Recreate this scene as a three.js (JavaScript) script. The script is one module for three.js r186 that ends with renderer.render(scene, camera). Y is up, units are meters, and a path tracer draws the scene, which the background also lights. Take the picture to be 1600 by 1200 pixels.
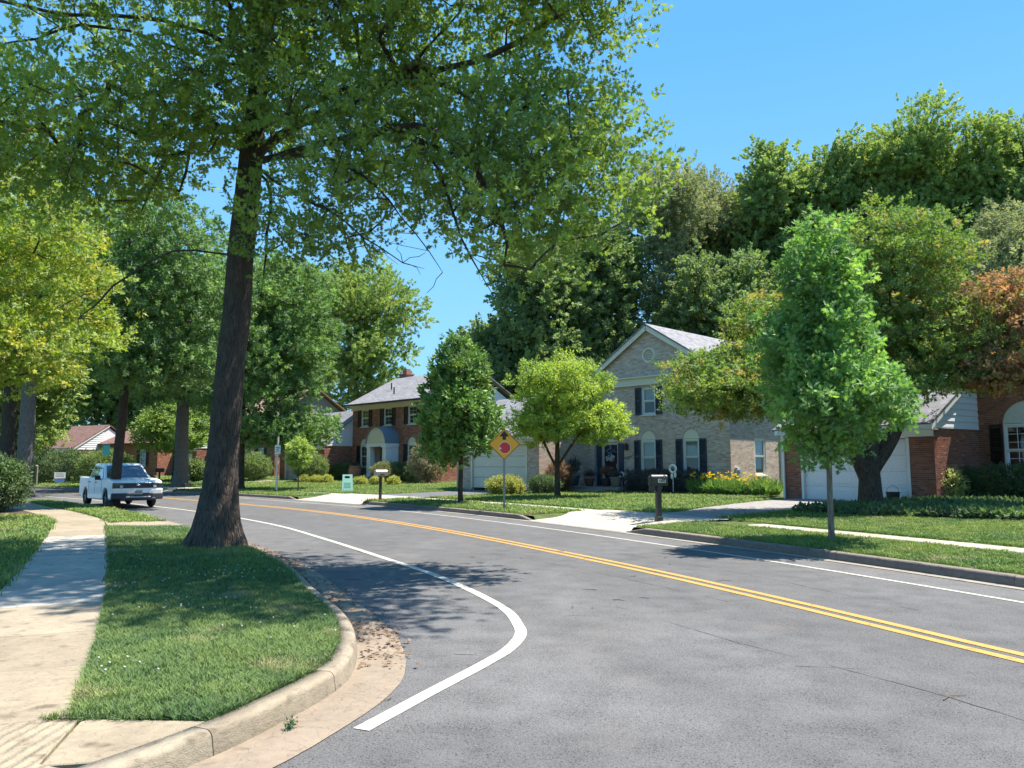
import * as THREE from 'three';
import { mergeGeometries } from 'three/addons/utils/BufferGeometryUtils.js';
import { RoundedBoxGeometry } from 'three/addons/geometries/RoundedBoxGeometry.js';
import { ImprovedNoise } from 'three/addons/math/ImprovedNoise.js';
import { FontLoader } from 'three/addons/loaders/FontLoader.js';
import { TextGeometry } from 'three/addons/geometries/TextGeometry.js';

// ---------- camera, sky, sun, exposure ----------
const scene = new THREE.Scene();
const camera = new THREE.PerspectiveCamera(52.78, 4 / 3, 0.05, 900);
camera.position.set(0, 1.62, 0);
camera.rotation.set(0.1055, 0, 0);
const renderer = new THREE.WebGLRenderer();
renderer.toneMapping = THREE.LinearToneMapping;
renderer.toneMappingExposure = 3.15;
renderer.shadowMap.enabled = true;
const SUN = new THREE.Vector3(0.393, 0.9135, -0.105).normalize();
{
  const w = 64, h = 256, data = new Float32Array(w * h * 4);
  const lo = [0.16, 0.315, 0.42], mid = [0.056, 0.178, 0.365], hi = [0.036, 0.125, 0.32];
  for (let j = 0; j < h; j++) {
    const e = Math.max(0, (j + 0.5) / h * 2 - 1);           // 0 horizon, 1 zenith (row 0 is down)
    const a = Math.pow(e, 0.62), c = [0, 1, 2].map(k => a < 0.5 ? lo[k] + (mid[k] - lo[k]) * a * 2 : mid[k] + (hi[k] - mid[k]) * (a - 0.5) * 2);
    for (let i = 0; i < w; i++) data.set([...c, 1], (j * w + i) * 4);
  }
  const sky = new THREE.DataTexture(data, w, h, THREE.RGBAFormat, THREE.FloatType);
  sky.mapping = THREE.EquirectangularReflectionMapping; sky.magFilter = THREE.LinearFilter; sky.needsUpdate = true;
  scene.background = sky; scene.environment = sky;
}
const sun = new THREE.DirectionalLight(new THREE.Color().setRGB(1, 0.93, 0.83), 3.9);
sun.position.copy(SUN).multiplyScalar(120); sun.castShadow = true; sun.shadow.mapSize.set(4096, 4096);
Object.assign(sun.shadow.camera, { left: -90, right: 60, top: 80, bottom: -60, far: 320 });
scene.add(sun); scene.add(sun.target);

// ---------- helpers ----------
const V = (x, y, z) => new THREE.Vector3(x, y, z);
let seed = 12345;
const R = () => { seed |= 0; seed = seed + 0x6D2B79F5 | 0; let t = Math.imul(seed ^ seed >>> 15, 1 | seed); t = t + Math.imul(t ^ t >>> 7, 61 | t) ^ t; return ((t ^ t >>> 14) >>> 0) / 4294967296; };
const rr = (a, b) => a + (b - a) * R();
const gauss = () => (R() + R() + R() + R() - 2) * 0.87;
const noise = new ImprovedNoise();
const fbm = (x, y, z = 0, o = 4) => { let s = 0, a = 0.5; for (let i = 0; i < o; i++) { s += a * noise.noise(x, y, z); x *= 2.03; y *= 2.03; z *= 2.03; a *= 0.5; } return s; };
const sstep = (a, b, x) => { x = Math.min(1, Math.max(0, (x - a) / (b - a))); return x * x * (3 - 2 * x); };
const lerp = (a, b, t) => a + (b - a) * t;
const col = (r, g, b) => new THREE.Color().setRGB(r, g, b);
const mat = (c, rough = 0.8, o = {}) => new THREE.MeshPhysicalMaterial({ color: Array.isArray(c) ? col(...c) : c, roughness: rough, side: THREE.DoubleSide, ...o });
const leafMat = (o = {}) => mat([1, 1, 1], 1, { transmission: 0.52, thickness: 0, clearcoat: 0.12, clearcoatRoughness: 0.45, ...o });
const names = new Map();
const numbered = n => { const k = names.get(n) || 0; names.set(n, k + 1); return k ? n + '_' + String(k).padStart(3, '0') : n; };
const shade = o => { o.castShadow = o.receiveShadow = true; return o; };
function thing(name, label, category, [x, y, z] = [0, 0, 0], turn = 0, group) {
  const o = new THREE.Group(); o.name = numbered(name); o.position.set(x, y, z); o.rotation.y = turn; scene.add(o);
  o.userData = { label, category }; if (group) o.userData.group = group; return o;
}
function part(name, geos, m, parent, extra) {
  const g = Array.isArray(geos) ? (geos.length > 1 ? mergeGeometries(geos.map(q => { const p = q.index ? q.toNonIndexed() : q; for (const k of Object.keys(p.attributes)) if (!['position', 'normal', 'uv'].includes(k)) p.deleteAttribute(k); return p; })) : geos[0]) : geos;
  const o = shade(new THREE.Mesh(g, m)); o.name = parent ? name : numbered(name); (parent || scene).add(o); if (extra) Object.assign(o.userData, extra); return o;
}
const tag = (o, label, category, group) => { Object.assign(o.userData, { label, category }); if (group) o.userData.group = group; return o; };
const struct = (name, geos, m, parent) => part(name, geos, m, parent, parent ? undefined : { kind: 'structure' });
const box = (w, h, d, x = 0, y = 0, z = 0, rx = 0, ry = 0, rz = 0) => { const g = new THREE.BoxGeometry(w, h, d); if (rx) g.rotateX(rx); if (ry) g.rotateY(ry); if (rz) g.rotateZ(rz); return g.translate(x, y, z); };
const rbox = (w, h, d, x = 0, y = 0, z = 0, r = 0.01) => new RoundedBoxGeometry(w, h, d, 2, r).translate(x, y, z);
const cyl = (r1, r2, h, x = 0, y = 0, z = 0, n = 12) => new THREE.CylinderGeometry(r1, r2, h, n).translate(x, y, z);
function copies(name, geo, m, list, parent, colors, label, category) {   // list of Matrix4
  const o = shade(new THREE.InstancedMesh(geo, m, list.length)); o.name = parent ? name : numbered(name);
  list.forEach((q, i) => o.setMatrixAt(i, q)); if (colors) colors.forEach((c, i) => o.setColorAt(i, c));
  o.userData.kind = 'stuff'; if (label) Object.assign(o.userData, { label, category }); (parent || scene).add(o); return o;
}
function tube(pts, rad, seg = 6, wob) {   // tapered tube, uv in metres
  const n = pts.length, pos = [], uv = [], idx = []; let nrm = V(1, 0, 0), len = 0;
  for (let i = 0; i < n; i++) {
    const t = pts[Math.min(n - 1, i + 1)].clone().sub(pts[Math.max(0, i - 1)]).normalize();
    nrm.sub(t.clone().multiplyScalar(nrm.dot(t))); if (nrm.lengthSq() < 1e-4) nrm.set(0, 0, 1).sub(t.clone().multiplyScalar(t.z)); nrm.normalize();
    const b = t.clone().cross(nrm); if (i) len += pts[i].distanceTo(pts[i - 1]);
    for (let k = 0; k <= seg; k++) { const a = k / seg * Math.PI * 2, r = rad[i] * (wob ? wob(a, i, len) : 1); pos.push(pts[i].x + (nrm.x * Math.cos(a) + b.x * Math.sin(a)) * r, pts[i].y + (nrm.y * Math.cos(a) + b.y * Math.sin(a)) * r, pts[i].z + (nrm.z * Math.cos(a) + b.z * Math.sin(a)) * r); uv.push(k / seg * Math.PI * 2 * rad[0], len); }
  }
  for (let i = 0; i < n - 1; i++) for (let k = 0; k < seg; k++) { const a = i * (seg + 1) + k, b = a + seg + 1; idx.push(a, a + 1, b, a + 1, b + 1, b); }
  const g = new THREE.BufferGeometry(); g.setAttribute('position', new THREE.Float32BufferAttribute(pos, 3)); g.setAttribute('uv', new THREE.Float32BufferAttribute(uv, 2)); g.setIndex(idx); g.computeVertexNormals(); return g;
}
// computed textures: f(u, v) in 0..1 (made to tile by wrapping noise on a torus-like blend) -> [r, g, b] linear 0..1
function tex(n, f, srgb = true, rep = [1, 1]) {
  const d = new Uint8Array(n * n * 4), enc = c => { c = Math.min(1, Math.max(0, c)); return 255 * (srgb ? (c <= 0.0031308 ? 12.92 * c : 1.055 * Math.pow(c, 1 / 2.4) - 0.055) : c); };
  for (let j = 0; j < n; j++) for (let i = 0; i < n; i++) { const c = f(i / n, j / n), q = (j * n + i) * 4; d[q] = enc(c[0]); d[q + 1] = enc(c[1]); d[q + 2] = enc(c[2]); d[q + 3] = 255; }
  const t = new THREE.DataTexture(d, n, n); t.wrapS = t.wrapT = THREE.RepeatWrapping; t.magFilter = THREE.LinearFilter; t.minFilter = THREE.LinearMipmapLinearFilter; t.generateMipmaps = true;
  if (srgb) t.colorSpace = THREE.SRGBColorSpace; t.repeat.set(...rep); t.needsUpdate = true; return t;
}
// noise periodic in u and v with period P cells
const pn = (u, v, P, z = 0, o = 3) => { let s = 0, a = 0.5; for (let i = 0; i < o; i++) { const x = u * P, y = v * P, fx = u, fy = v; const n = (p, q) => noise.noise(p, q, z + i * 7.3); s += a * ((n(x, y) * (1 - fx) + n(x - P, y) * fx) * (1 - fy) + (n(x, y - P) * (1 - fx) + n(x - P, y - P) * fx) * fy); P *= 2; a *= 0.5; } return s; };

// ---------- surfaces ----------
const hash = (i, j) => { let h = Math.imul(i, 374761393) + Math.imul(j, 668265263) | 0; h = Math.imul(h ^ h >>> 13, 1274126177); return ((h ^ h >>> 16) >>> 0) / 4294967296; };
const asphaltMap = tex(1024, (u, v) => { const g = hash(u * 1024 | 0, v * 1024 | 0), g2 = hash((u * 340 | 0) + 99, v * 340 | 0); let k = 0.72 + 0.5 * pn(u, v, 6) + (g - 0.5) * 0.42 + (g2 - 0.5) * 0.42; if (g2 > 0.955) k += 0.5; if (g2 < 0.05) k -= 0.3; return [k, k, k * 1.0]; }, true);
const asphaltBump = tex(512, (u, v) => { const k = 0.5 + 0.5 * (hash((u * 256 | 0) + 7, v * 256 | 0) - 0.5) + 0.4 * (hash(u * 512 | 0, v * 512 | 0) - 0.5); return [k, k, k]; }, false);
const asphalt = mat([1, 1, 1], 0.93, { vertexColors: true, map: asphaltMap, bumpMap: asphaltBump, bumpScale: 0.006 });
for (const t of [asphaltMap, asphaltBump]) t.repeat.set(0.42, 0.42);
const concMap = tex(1024, (u, v) => { const g = hash(u * 1024 | 0, v * 1024 | 0), s = pn(u, v, 5, 3), st = Math.max(0, pn(u, v, 11, 9) - 0.12) * 1.4; const f = Math.max(0, Math.abs(pn(u, v, 17, 21)) < 0.012 ? 0.18 : 0), k = 0.86 + 0.5 * s + 0.3 * pn(u, v, 26, 5) + (g - 0.5) * 0.2 - st * 1.5 - f; return [k, k * (0.985 - st * 0.1), k * (0.955 - st * 0.25)]; });
const concBump = tex(512, (u, v) => { const k = 0.5 + 0.5 * pn(u, v, 40, 2) + 0.3 * (hash(u * 512 | 0, v * 512 | 0) - 0.5); return [k, k, k]; }, false);
for (const t of [concMap, concBump]) t.repeat.set(0.45, 0.45);
const conc = (c, o = {}) => mat(c, 0.9, { map: concMap, bumpMap: concBump, bumpScale: 0.007, ...o });
const concOld = conc([0.30, 0.25, 0.178]), concKerb = conc([0.30, 0.255, 0.19]), concGutter = conc([0.255, 0.205, 0.155]), concDark = conc([0.20, 0.165, 0.14]), concPale = conc([0.44, 0.40, 0.335]), concDrive = conc([0.27, 0.255, 0.25]);
const grooveBump = tex(512, (u, v) => { const k = 0.5 + 0.45 * Math.sin((u + 0.03 * pn(u, v, 4, 5)) * Math.PI * 2 * 14 + 2 * pn(u, v, 5, 1)) * (0.5 + pn(u, v, 7, 4)) + 0.3 * pn(u, v, 60, 8); return [k, k, k]; }, false);
grooveBump.repeat.set(0.9, 0.9);
const concGroove = conc([0.305, 0.255, 0.18], { bumpMap: grooveBump, bumpScale: 0.03 });
const soilMap = tex(512, (u, v) => { const a = pn(u, v, 8), b = pn(u, v, 30, 5), g = hash(u * 512 | 0, v * 512 | 0); const k = 1 + 0.9 * a + 0.6 * b + (g - 0.5) * 0.4; return [0.062 * k, 0.085 * k * (1 + 0.4 * a), 0.022 * k]; });
soilMap.repeat.set(0.5, 0.5);
const turf = mat([1, 1, 1], 1, { map: soilMap });
const mulch = mat([1, 1, 1], 1, { map: tex(256, (u, v) => { const k = 0.7 + 1.2 * pn(u, v, 30, 2) + 0.8 * (hash(u * 256 | 0, v * 256 | 0) - 0.5); return [0.10 * k, 0.06 * k, 0.04 * k]; }) });
const paint = (c) => mat(c, 0.7, { map: tex(512, (u, v) => { const s = pn(u, v, 7, 11) + 0.6 * pn(u, v, 50, 4), k = 0.95 + 0.15 * pn(u, v, 12, 6) + (hash(u * 512 | 0, v * 512 | 0) - 0.5) * 0.16 - (s > 0.24 ? 0.4 : 0); return [k, k, k]; }) });
const whitePaint = paint([0.43, 0.415, 0.355]), yellowPaint = paint([0.45, 0.24, 0.045]);

// ---------- the road's line: centre of the double yellow, near to far ----------
class Path {
  constructor(p) { this.p = p; this.s = [0]; for (let i = 1; i < p.length; i++) this.s.push(this.s[i - 1] + Math.hypot(p[i][0] - p[i - 1][0], p[i][1] - p[i - 1][1])); this.len = this.s[p.length - 1]; }
  static smooth(pts, step = 0.25) { const c = new THREE.CatmullRomCurve3(pts.map(([x, z]) => V(x, 0, z)), false, 'centripetal'); return new Path(c.getSpacedPoints(Math.ceil(c.getLength() / step)).map(q => [q.x, q.z])); }
  at(s, t = 0) { const S = this.s; let lo = 0, hi = S.length - 2; while (lo < hi) { const m = lo + hi + 1 >> 1; if (S[m] <= s) lo = m; else hi = m - 1; } const a = this.p[lo], b = this.p[lo + 1], k = (s - S[lo]) / (S[lo + 1] - S[lo]), dx = b[0] - a[0], dz = b[1] - a[1], L = Math.hypot(dx, dz); return [a[0] + dx * k - dz / L * t, a[1] + dz * k + dx / L * t, dx / L, dz / L]; }
  near(x, z) { let best = 1e9, bs = 0, bt = 0; const p = this.p; for (let i = 0; i < p.length - 1; i++) { const ax = p[i][0], az = p[i][1], dx = p[i + 1][0] - ax, dz = p[i + 1][1] - az, L2 = dx * dx + dz * dz; let k = ((x - ax) * dx + (z - az) * dz) / L2; k = k < 0 ? 0 : k > 1 ? 1 : k; const ex = x - ax - dx * k, ez = z - az - dz * k, d = ex * ex + ez * ez; if (d < best) { best = d; bs = this.s[i] + k * Math.sqrt(L2); bt = -ex * dz + ez * dx; } } return [bs, Math.sign(bt) * Math.sqrt(best)]; }
  offset(t, step = 0.5) { const q = []; for (let s = 0; s <= this.len; s += step) { const a = this.at(s, t); q.push([a[0], a[1]]); } return new Path(q); }
}
const YEL = Path.smooth([[13, 14], [9.2, 5.2], [7.1, 0.2], [5.55, -3.7], [4.33, -6.75], [3.16, -9.79], [2.02, -12.47], [0, -16.6], [-1.6, -19.6], [-3.2, -22.35], [-5.22, -25.5], [-7.62, -28.8], [-10.6, -32.3], [-14.2, -36.2], [-18.6, -40.6], [-25.5, -46.3], [-34, -51.5], [-45, -56], [-60, -60], [-90, -66], [-150, -74]]);
const KR = YEL.offset(3.65);                                   // face of the kerb on the houses' side
const farLeft = []; for (let s = 0; s < YEL.len; s += 1) { const a = YEL.at(s, -5.8); if (a[1] < -23) farLeft.push([a[0], a[1]]); }
const KL = Path.smooth([[-20, 2.4], [-14, 1], [-9, -0.4], [-5.4, -1.5], [-3.4, -2.5], [-2.3, -3.45], [-1.66, -4.5], [-1.44, -5.1], [-1.27, -5.7], [-1.24, -6.2], [-1.38, -7.1], [-1.66, -8], [-2.33, -9.52], [-3.3, -11.8], [-4.2, -13.5], [-4.95, -14.8], [-6.4, -17.1], [-7.9, -19.3], ...farLeft.filter((_, i) => i % 3 === 0)], 0.2);
const rise = (s, t) => 0.15 + 0.02 * Math.min(t, 2.4) + 0.2 * sstep(2.4, 13, t) + 0.02 * Math.max(0, t - 13) * 0.9 * (1 - sstep(30, 70, t)) + 0.16 * sstep(48, 70, s) * sstep(3, 12, t) ;
const ground = (x, z) => { const [s, t] = KR.near(x, z); return t > 0 ? rise(s, t) : 0.15; };

function ribbon(path, s0, s1, ts, y, ds = 0.5, rnd = 0) {   // ts: cross offsets; y(s, t, k) height
  const n = Math.max(2, Math.ceil((s1 - s0) / ds)), pos = [], uv = [], idx = [], m = ts.length;
  for (let i = 0; i <= n; i++) { const s = s0 + (s1 - s0) * i / n; for (let k = 0; k < m; k++) { const a = path.at(s, ts[k]), w = rnd ? rnd * fbm(s * 2.1, k * 9.1, 3) : 0; const h = typeof y === 'number' ? y : y(s, ts[k], k); pos.push(a[0] - a[3] * w, h, a[1] + a[2] * w); uv.push(a[0], a[1]); } }
  for (let i = 0; i < n; i++) for (let k = 0; k < m - 1; k++) { const a = i * m + k, b = a + m; idx.push(a, a + 1, b, a + 1, b + 1, b); }
  const g = new THREE.BufferGeometry(); g.setAttribute('position', new THREE.Float32BufferAttribute(pos, 3)); g.setAttribute('uv', new THREE.Float32BufferAttribute(uv, 2)); g.setIndex(idx); g.computeVertexNormals(); return g;
}
function flat(poly, y) {   // polygon [[x, z]..] at height y, facing up, uv in metres
  const sh = new THREE.Shape(poly.map(([x, z]) => new THREE.Vector2(x, -z))), g = new THREE.ShapeGeometry(sh); g.rotateX(-Math.PI / 2).translate(0, y, 0);
  const p = g.attributes.position, uv = g.attributes.uv; for (let i = 0; i < p.count; i++) uv.setXY(i, p.getX(i), p.getZ(i)); return g;
}
function slabGeo(poly, y0, y1) { const sh = new THREE.Shape(poly.map(([x, z]) => new THREE.Vector2(x, -z))); const g = new THREE.ExtrudeGeometry(sh, { depth: y1 - y0 - 0.012, bevelEnabled: true, bevelThickness: 0.006, bevelSize: 0.006, bevelSegments: 1, bevelOffset: -0.006 }); g.rotateX(-Math.PI / 2).translate(0, y0 + 0.006, 0); const p = g.attributes.position, uv = g.attributes.uv; for (let i = 0; i < p.count; i++) uv.setXY(i, p.getX(i), p.getZ(i) + p.getY(i)); return g; }
function loft(L, Rr, yf, n = 24, m = 8, uvk = 1) {   // surface between two edge curves
  const a = new THREE.CatmullRomCurve3(L.map(([x, z]) => V(x, 0, z))), b = new THREE.CatmullRomCurve3(Rr.map(([x, z]) => V(x, 0, z))), pos = [], uv = [], idx = [];
  for (let i = 0; i <= n; i++) { const p = a.getPointAt(i / n), q = b.getPointAt(i / n); for (let k = 0; k <= m; k++) { const x = lerp(p.x, q.x, k / m), z = lerp(p.z, q.z, k / m); pos.push(x, yf(x, z), z); uv.push(x * uvk, z * uvk); } }
  for (let i = 0; i < n; i++) for (let k = 0; k < m; k++) { const c = i * (m + 1) + k, d = c + m + 1; idx.push(c, c + 1, d, c + 1, d + 1, d); }
  const g = new THREE.BufferGeometry(); g.setAttribute('position', new THREE.Float32BufferAttribute(pos, 3)); g.setAttribute('uv', new THREE.Float32BufferAttribute(uv, 2)); g.setIndex(idx); g.computeVertexNormals(); return g;
}

// ---------- ground, road, kerbs, paths ----------
struct('ground', new THREE.PlaneGeometry(900, 900).rotateX(-Math.PI / 2).translate(-20, -0.08, -200), mat([0.05, 0.075, 0.02], 1));
{ // asphalt: a dense sheet whose vertex tint carries the worn, dusty and patched areas
  const pos = [], uv = [], colr = [], idx = [], st = 0.3, key = new Map();
  const vert = (i, j) => { const k = i * 100000 + j; if (key.has(k)) return key.get(k); const x = i * st, z = j * st, n = pos.length / 3; key.set(k, n); pos.push(x, 0, z); uv.push(x, z);
    const [s, t] = YEL.near(x, z);
    const a = fbm(x * 0.35, z * 0.35, 1.5), b = fbm(s * 0.09, t * 0.9, 4), c = fbm(x * 1.3, z * 1.3, 8), d = Math.max(0, fbm(x * 0.5 + 7, z * 0.22, 20) - 0.08);
    let k2 = 0.118 + 0.018 * a + 0.018 * b + 0.022 * c + 0.08 * d; const warm = Math.max(0, fbm(x * 0.7, z * 0.7, 33) - 0.2) * 0.12;
    if (t < -3.4 && z < -5) k2 += 0.018; if (t > 2.6) k2 += 0.02;
    colr.push(k2 * 1.02 + warm, k2 * 1.0 + warm * 0.45, k2 * 0.995); return n; };
  for (let i = -240; i < 75; i++) for (let j = -225; j < 22; j++) { const x = i * st, z = j * st; if (x < -25 && z > -30) continue; const [, t] = YEL.near(x, z); if (t > 3.9 || (t < -7 && z < -9)) continue; const a = vert(i, j), b = vert(i + 1, j), c = vert(i, j + 1), d = vert(i + 1, j + 1); idx.push(a, c, b, b, c, d); }
  const g = new THREE.BufferGeometry(); g.setAttribute('position', new THREE.Float32BufferAttribute(pos, 3)); g.setAttribute('uv', new THREE.Float32BufferAttribute(uv, 2)); g.setAttribute('color', new THREE.Float32BufferAttribute(colr, 3)); g.setIndex(idx); g.computeVertexNormals();
  const road = struct('road', g, asphalt);
  // painted lines, cracks and the concrete gutters lie on it
  const line = (name, path, s0, s1, t, w, y, m) => part(name, ribbon(path, s0, s1, [t - w / 2, t + w / 2], y, 0.12, 0.01), m, road);
  line('yellow_line', YEL, 0, 110, -0.115, 0.115, 0.005, yellowPaint); line('yellow_line', YEL, 0, 110, 0.115, 0.115, 0.005, yellowPaint);
  line('edge_line', YEL, 0, 110, 2.6, 0.085, 0.005, whitePaint);
  const WH = Path.smooth([[-0.93, -4.97], [-0.54, -5.87], [-0.24, -6.54], [-0.02, -7.12], [0.085, -7.7], [0.05, -8.25], [-0.08, -9.01], [-0.91, -11.24], [-2.52, -14.42], [-4.36, -17.85], [-6.2, -21.1], [-8.54, -24.5], [-11.5, -28.25], [-14, -31.1], [-17.8, -35.2], [-21.8, -39], [-28.7, -44.8]], 0.1);
  line('edge_line', WH, 0, WH.len, 0, 0.118, 0.005, whitePaint);
  const crackM = mat([0.07, 0.067, 0.063], 1);
  const crack = (pts, w) => { w *= 0.6; const P = Path.smooth(pts, 0.08); part('crack', ribbon(P, 0, P.len, [-w, w], 0.0035, 0.08, 0.035), crackM, road); };
  crack([[2.1, -7.3], [2.75, -6.25], [3.1, -5.6], [3.35, -4.95]], 0.006); crack([[2.3, -6.5], [2.6, -6.45], [2.85, -6.4]], 0.005); crack([[1.2, -9.2], [2.1, -7.3]], 0.004);
  crack([[0.55, -8.6], [0.75, -8.65], [0.95, -8.6]], 0.006); crack([[-0.5, -6.9], [-0.3, -6.87]], 0.006); crack([[4.6, -8.9], [3.4, -12.1], [1.5, -15.6]], 0.005); crack([[2.6, -9.5], [1, -12.6], [-0.8, -15.4]], 0.005);
}
const GUT = struct('gutter', ribbon(KL, 4, 95, [-0.02, 0.13, 0.26, 0.4], (s, t, k) => k === 3 ? 0.006 : 0.014 + 0.004 * k, 0.2, 0.02), concGutter);
struct('gutter', ribbon(KR, 0, 130, [-0.17, 0.02], (s, t, k) => 0.008 + 0.006 * k, 0.5, 0.012), conc([0.29, 0.26, 0.215]));
const kerbProf = [[0, -0.05], [0.0, 0.02], [0.016, 0.115], [0.028, 0.138], [0.052, 0.15], [0.16, 0.152], [0.165, -0.05]];
function kerbPiece(path, s0, s1, sign, m, drop0 = 0, drop1 = 0, parent) {
  const g = ribbon(path, s0 + 0.004, s1 - 0.004, kerbProf.map(q => q[0] * sign), (s, t, k) => { let h = kerbProf[k][1]; if (h > 0.02) { const f = Math.min(drop0 ? (s - s0) / drop0 : 1, drop1 ? (s1 - s) / drop1 : 1, 1); h = 0.02 + (h - 0.02) * (0.1 + 0.9 * f); } return h; }, 0.12, 0.004);
  { const p = g.attributes.position, u = g.attributes.uv, m = kerbProf.length; let d = 0; const D = kerbProf.map((q, i) => d += i ? Math.hypot(q[0] - kerbProf[i - 1][0], q[1] - kerbProf[i - 1][1]) : 0); for (let i = 0; i < p.count; i++) u.setXY(i, s0 + Math.floor(i / m) * 0.12, D[i % m] * 1.6); }
  const cap = i => { const p = g.attributes.position, o = i * kerbProf.length, v = []; for (let k = 1; k < kerbProf.length - 1; k++) for (const q of [0, k, k + 1]) v.push(p.getX(o + q), p.getY(o + q), p.getZ(o + q)); return v; };
  const ng = g.toNonIndexed(), n = Math.max(2, Math.ceil((s1 - s0 - 0.008) / 0.12)), ex = [...cap(0), ...cap(n)];
  const c = new THREE.BufferGeometry(); c.setAttribute('position', new THREE.Float32BufferAttribute(ex, 3)); c.setAttribute('uv', new THREE.Float32BufferAttribute(ex.filter((_, i) => i % 3 !== 1), 2)); c.computeVertexNormals();
  return part('kerb_block', [ng, c], m, parent);
}
const kerbR = new THREE.Group(); kerbR.name = 'kerb'; kerbR.userData.kind = 'structure'; scene.add(kerbR);
const kerbL = new THREE.Group(); kerbL.name = 'kerb_001'; kerbL.userData.kind = 'structure'; scene.add(kerbL); names.set('kerb', 2);
const sOf = (x, z) => KR.near(x, z)[0];
const apA = [sOf(2.85, -19.2), sOf(0.45, -23.2)], apB = [sOf(-6.85, -32.7), sOf(-10.6, -37.4)], apC = [sOf(-20.5, -47.3), sOf(-25, -51)];
const kcR = [concDark, conc([0.225, 0.185, 0.155]), conc([0.185, 0.155, 0.135])];
for (const [a, b, d0, d1] of [[0, apA[0], 0, 0.7], [apA[1], apB[0], 0.7, 0.7], [apB[1], apC[0], 0.7, 0.7], [apC[1], 120, 0.7, 0]]) { const n = Math.max(1, Math.round((b - a) / 3.05)); for (let i = 0; i < n; i++) kerbPiece(KR, a + (b - a) * i / n, a + (b - a) * (i + 1) / n, 1, kcR[i % 3], i ? 0 : d0, i < n - 1 ? 0 : d1, kerbR); }
const sL = (x, z) => KL.near(x, z)[0];
const rampS = [sL(-7.8, -19.2), sL(-9.1, -21)];
const jl = [6, sL(-3.4, -2.5), sL(-1.66, -4.5), sL(-1.27, -5.75), sL(-2.2, -9.2), sL(-3.6, -12.3), sL(-5.2, -15.2), rampS[0]];
const kcL = [concKerb, conc([0.315, 0.27, 0.2]), conc([0.285, 0.24, 0.175])];
for (let i = 0; i < jl.length - 1; i++) kerbPiece(KL, jl[i], jl[i + 1], -1, kcL[i % 3], 0, i === jl.length - 2 ? 0.8 : 0, kerbL);
for (let a = rampS[1], i = 0; a < 95; a += 3, i++) kerbPiece(KL, a, a + 3, -1, kcL[i % 3], i ? 0 : 0.8, 0, kerbL);

// left verge: flat turf bounded by the kerb's back
{
  const poly = []; for (let s = 2; s < 92; s += 0.4) { const a = KL.at(s, -0.155); poly.push([a[0], a[1]]); }
  const e = poly[poly.length - 1]; poly.push([e[0] - 40, e[1] - 6], [-130, -70], [-130, 6]);
  struct('verge', flat(poly, 0.128), turf);
}
// right side: rises gently from the kerb to the houses
struct('lawn_ground', ribbon(KR, 0, 190, [0.15, 0.6, 1.2, 2.4, 3.3, 3.6, 5, 7, 9, 11, 13, 16, 20, 25, 30, 40, 55, 75, 100, 140], (s, t) => [apA, apB, apC].some(([a, b]) => s > a + 0.05 && s < b - 0.05 && t < 3.35) ? -0.03 : rise(s, t) - 0.015, 0.2), turf);
// left footway: separate slabs with joints
const SW = Path.smooth([[-2.6, -4.72], [-3.51, -6.71], [-4.45, -8.67], [-6.84, -13.37], [-9.9, -19.1], [-11.3, -21.6], [-13.4, -24.4], [-17.6, -29.3], [-22, -34.6], [-27, -39.5], [-40, -48]], 0.2);
{
  const g = new THREE.Group(); g.name = 'footway'; g.userData.kind = 'structure'; scene.add(g);
  const swS = z => { let b = 0; for (let s = 0; s < SW.len; s += 0.05) { if (SW.at(s)[1] > z) b = s; } return b; };
  const js = [0, swS(-5.98), swS(-7.2), swS(-8.66)]; while (js[js.length - 1] < 44) js.push(js[js.length - 1] + 1.32);
  const tones = [conc([0.38, 0.36, 0.325]), conc([0.35, 0.335, 0.305]), conc([0.405, 0.38, 0.335])], old = [concOld, conc([0.275, 0.23, 0.165]), conc([0.315, 0.265, 0.195])];
  for (let i = 0; i < js.length - 1; i++) { const a = js[i] + 0.011, b = js[i + 1] - 0.011, q = []; for (let k = 0; k <= 3; k++) { const p = SW.at(lerp(a, b, k / 3)); q.push([p[0], p[1]]); } for (let k = 3; k >= 0; k--) { const p = SW.at(lerp(a, b, k / 3), -1.13); q.push([p[0], p[1]]); } part('slab', slabGeo(q, 0.06, 0.152 + rr(-0.004, 0.004)), i < 3 || i > 9 ? old[i % 3] : tones[i % 3], g); }
  const back = []; for (let s = sL(-1.63, -4.6); s > sL(-4.6, -1.9); s -= 0.12) { const a = KL.at(s, -0.172); back.push([a[0], a[1]]); }
  const cut = back.findIndex(p => p[0] < -2.15);
  part('slab', slabGeo([[-2.51, -4.7], ...back.slice(0, cut), [-2.33, -4.0]], 0.05, 0.15), concOld, g);
  part('slab', slabGeo([[-3.75, -4.7], [-2.53, -4.7], [-2.35, -4.02], ...back.slice(cut), [-5.6, -2.4], [-5.2, -4.7]], 0.05, 0.151), concGroove, g);
  part('slab', slabGeo([[-9.86, -19.16], [-8.1, -19.2], [-9.3, -20.95], [-11.2, -21.5]], 0.03, 0.15), old[2], g);
  part('slab', slabGeo([[-8.08, -19.22], [-7.72, -19.3], [-8.95, -21.0], [-9.28, -20.94]], 0.0, 0.06), old[0], g);
}
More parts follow.
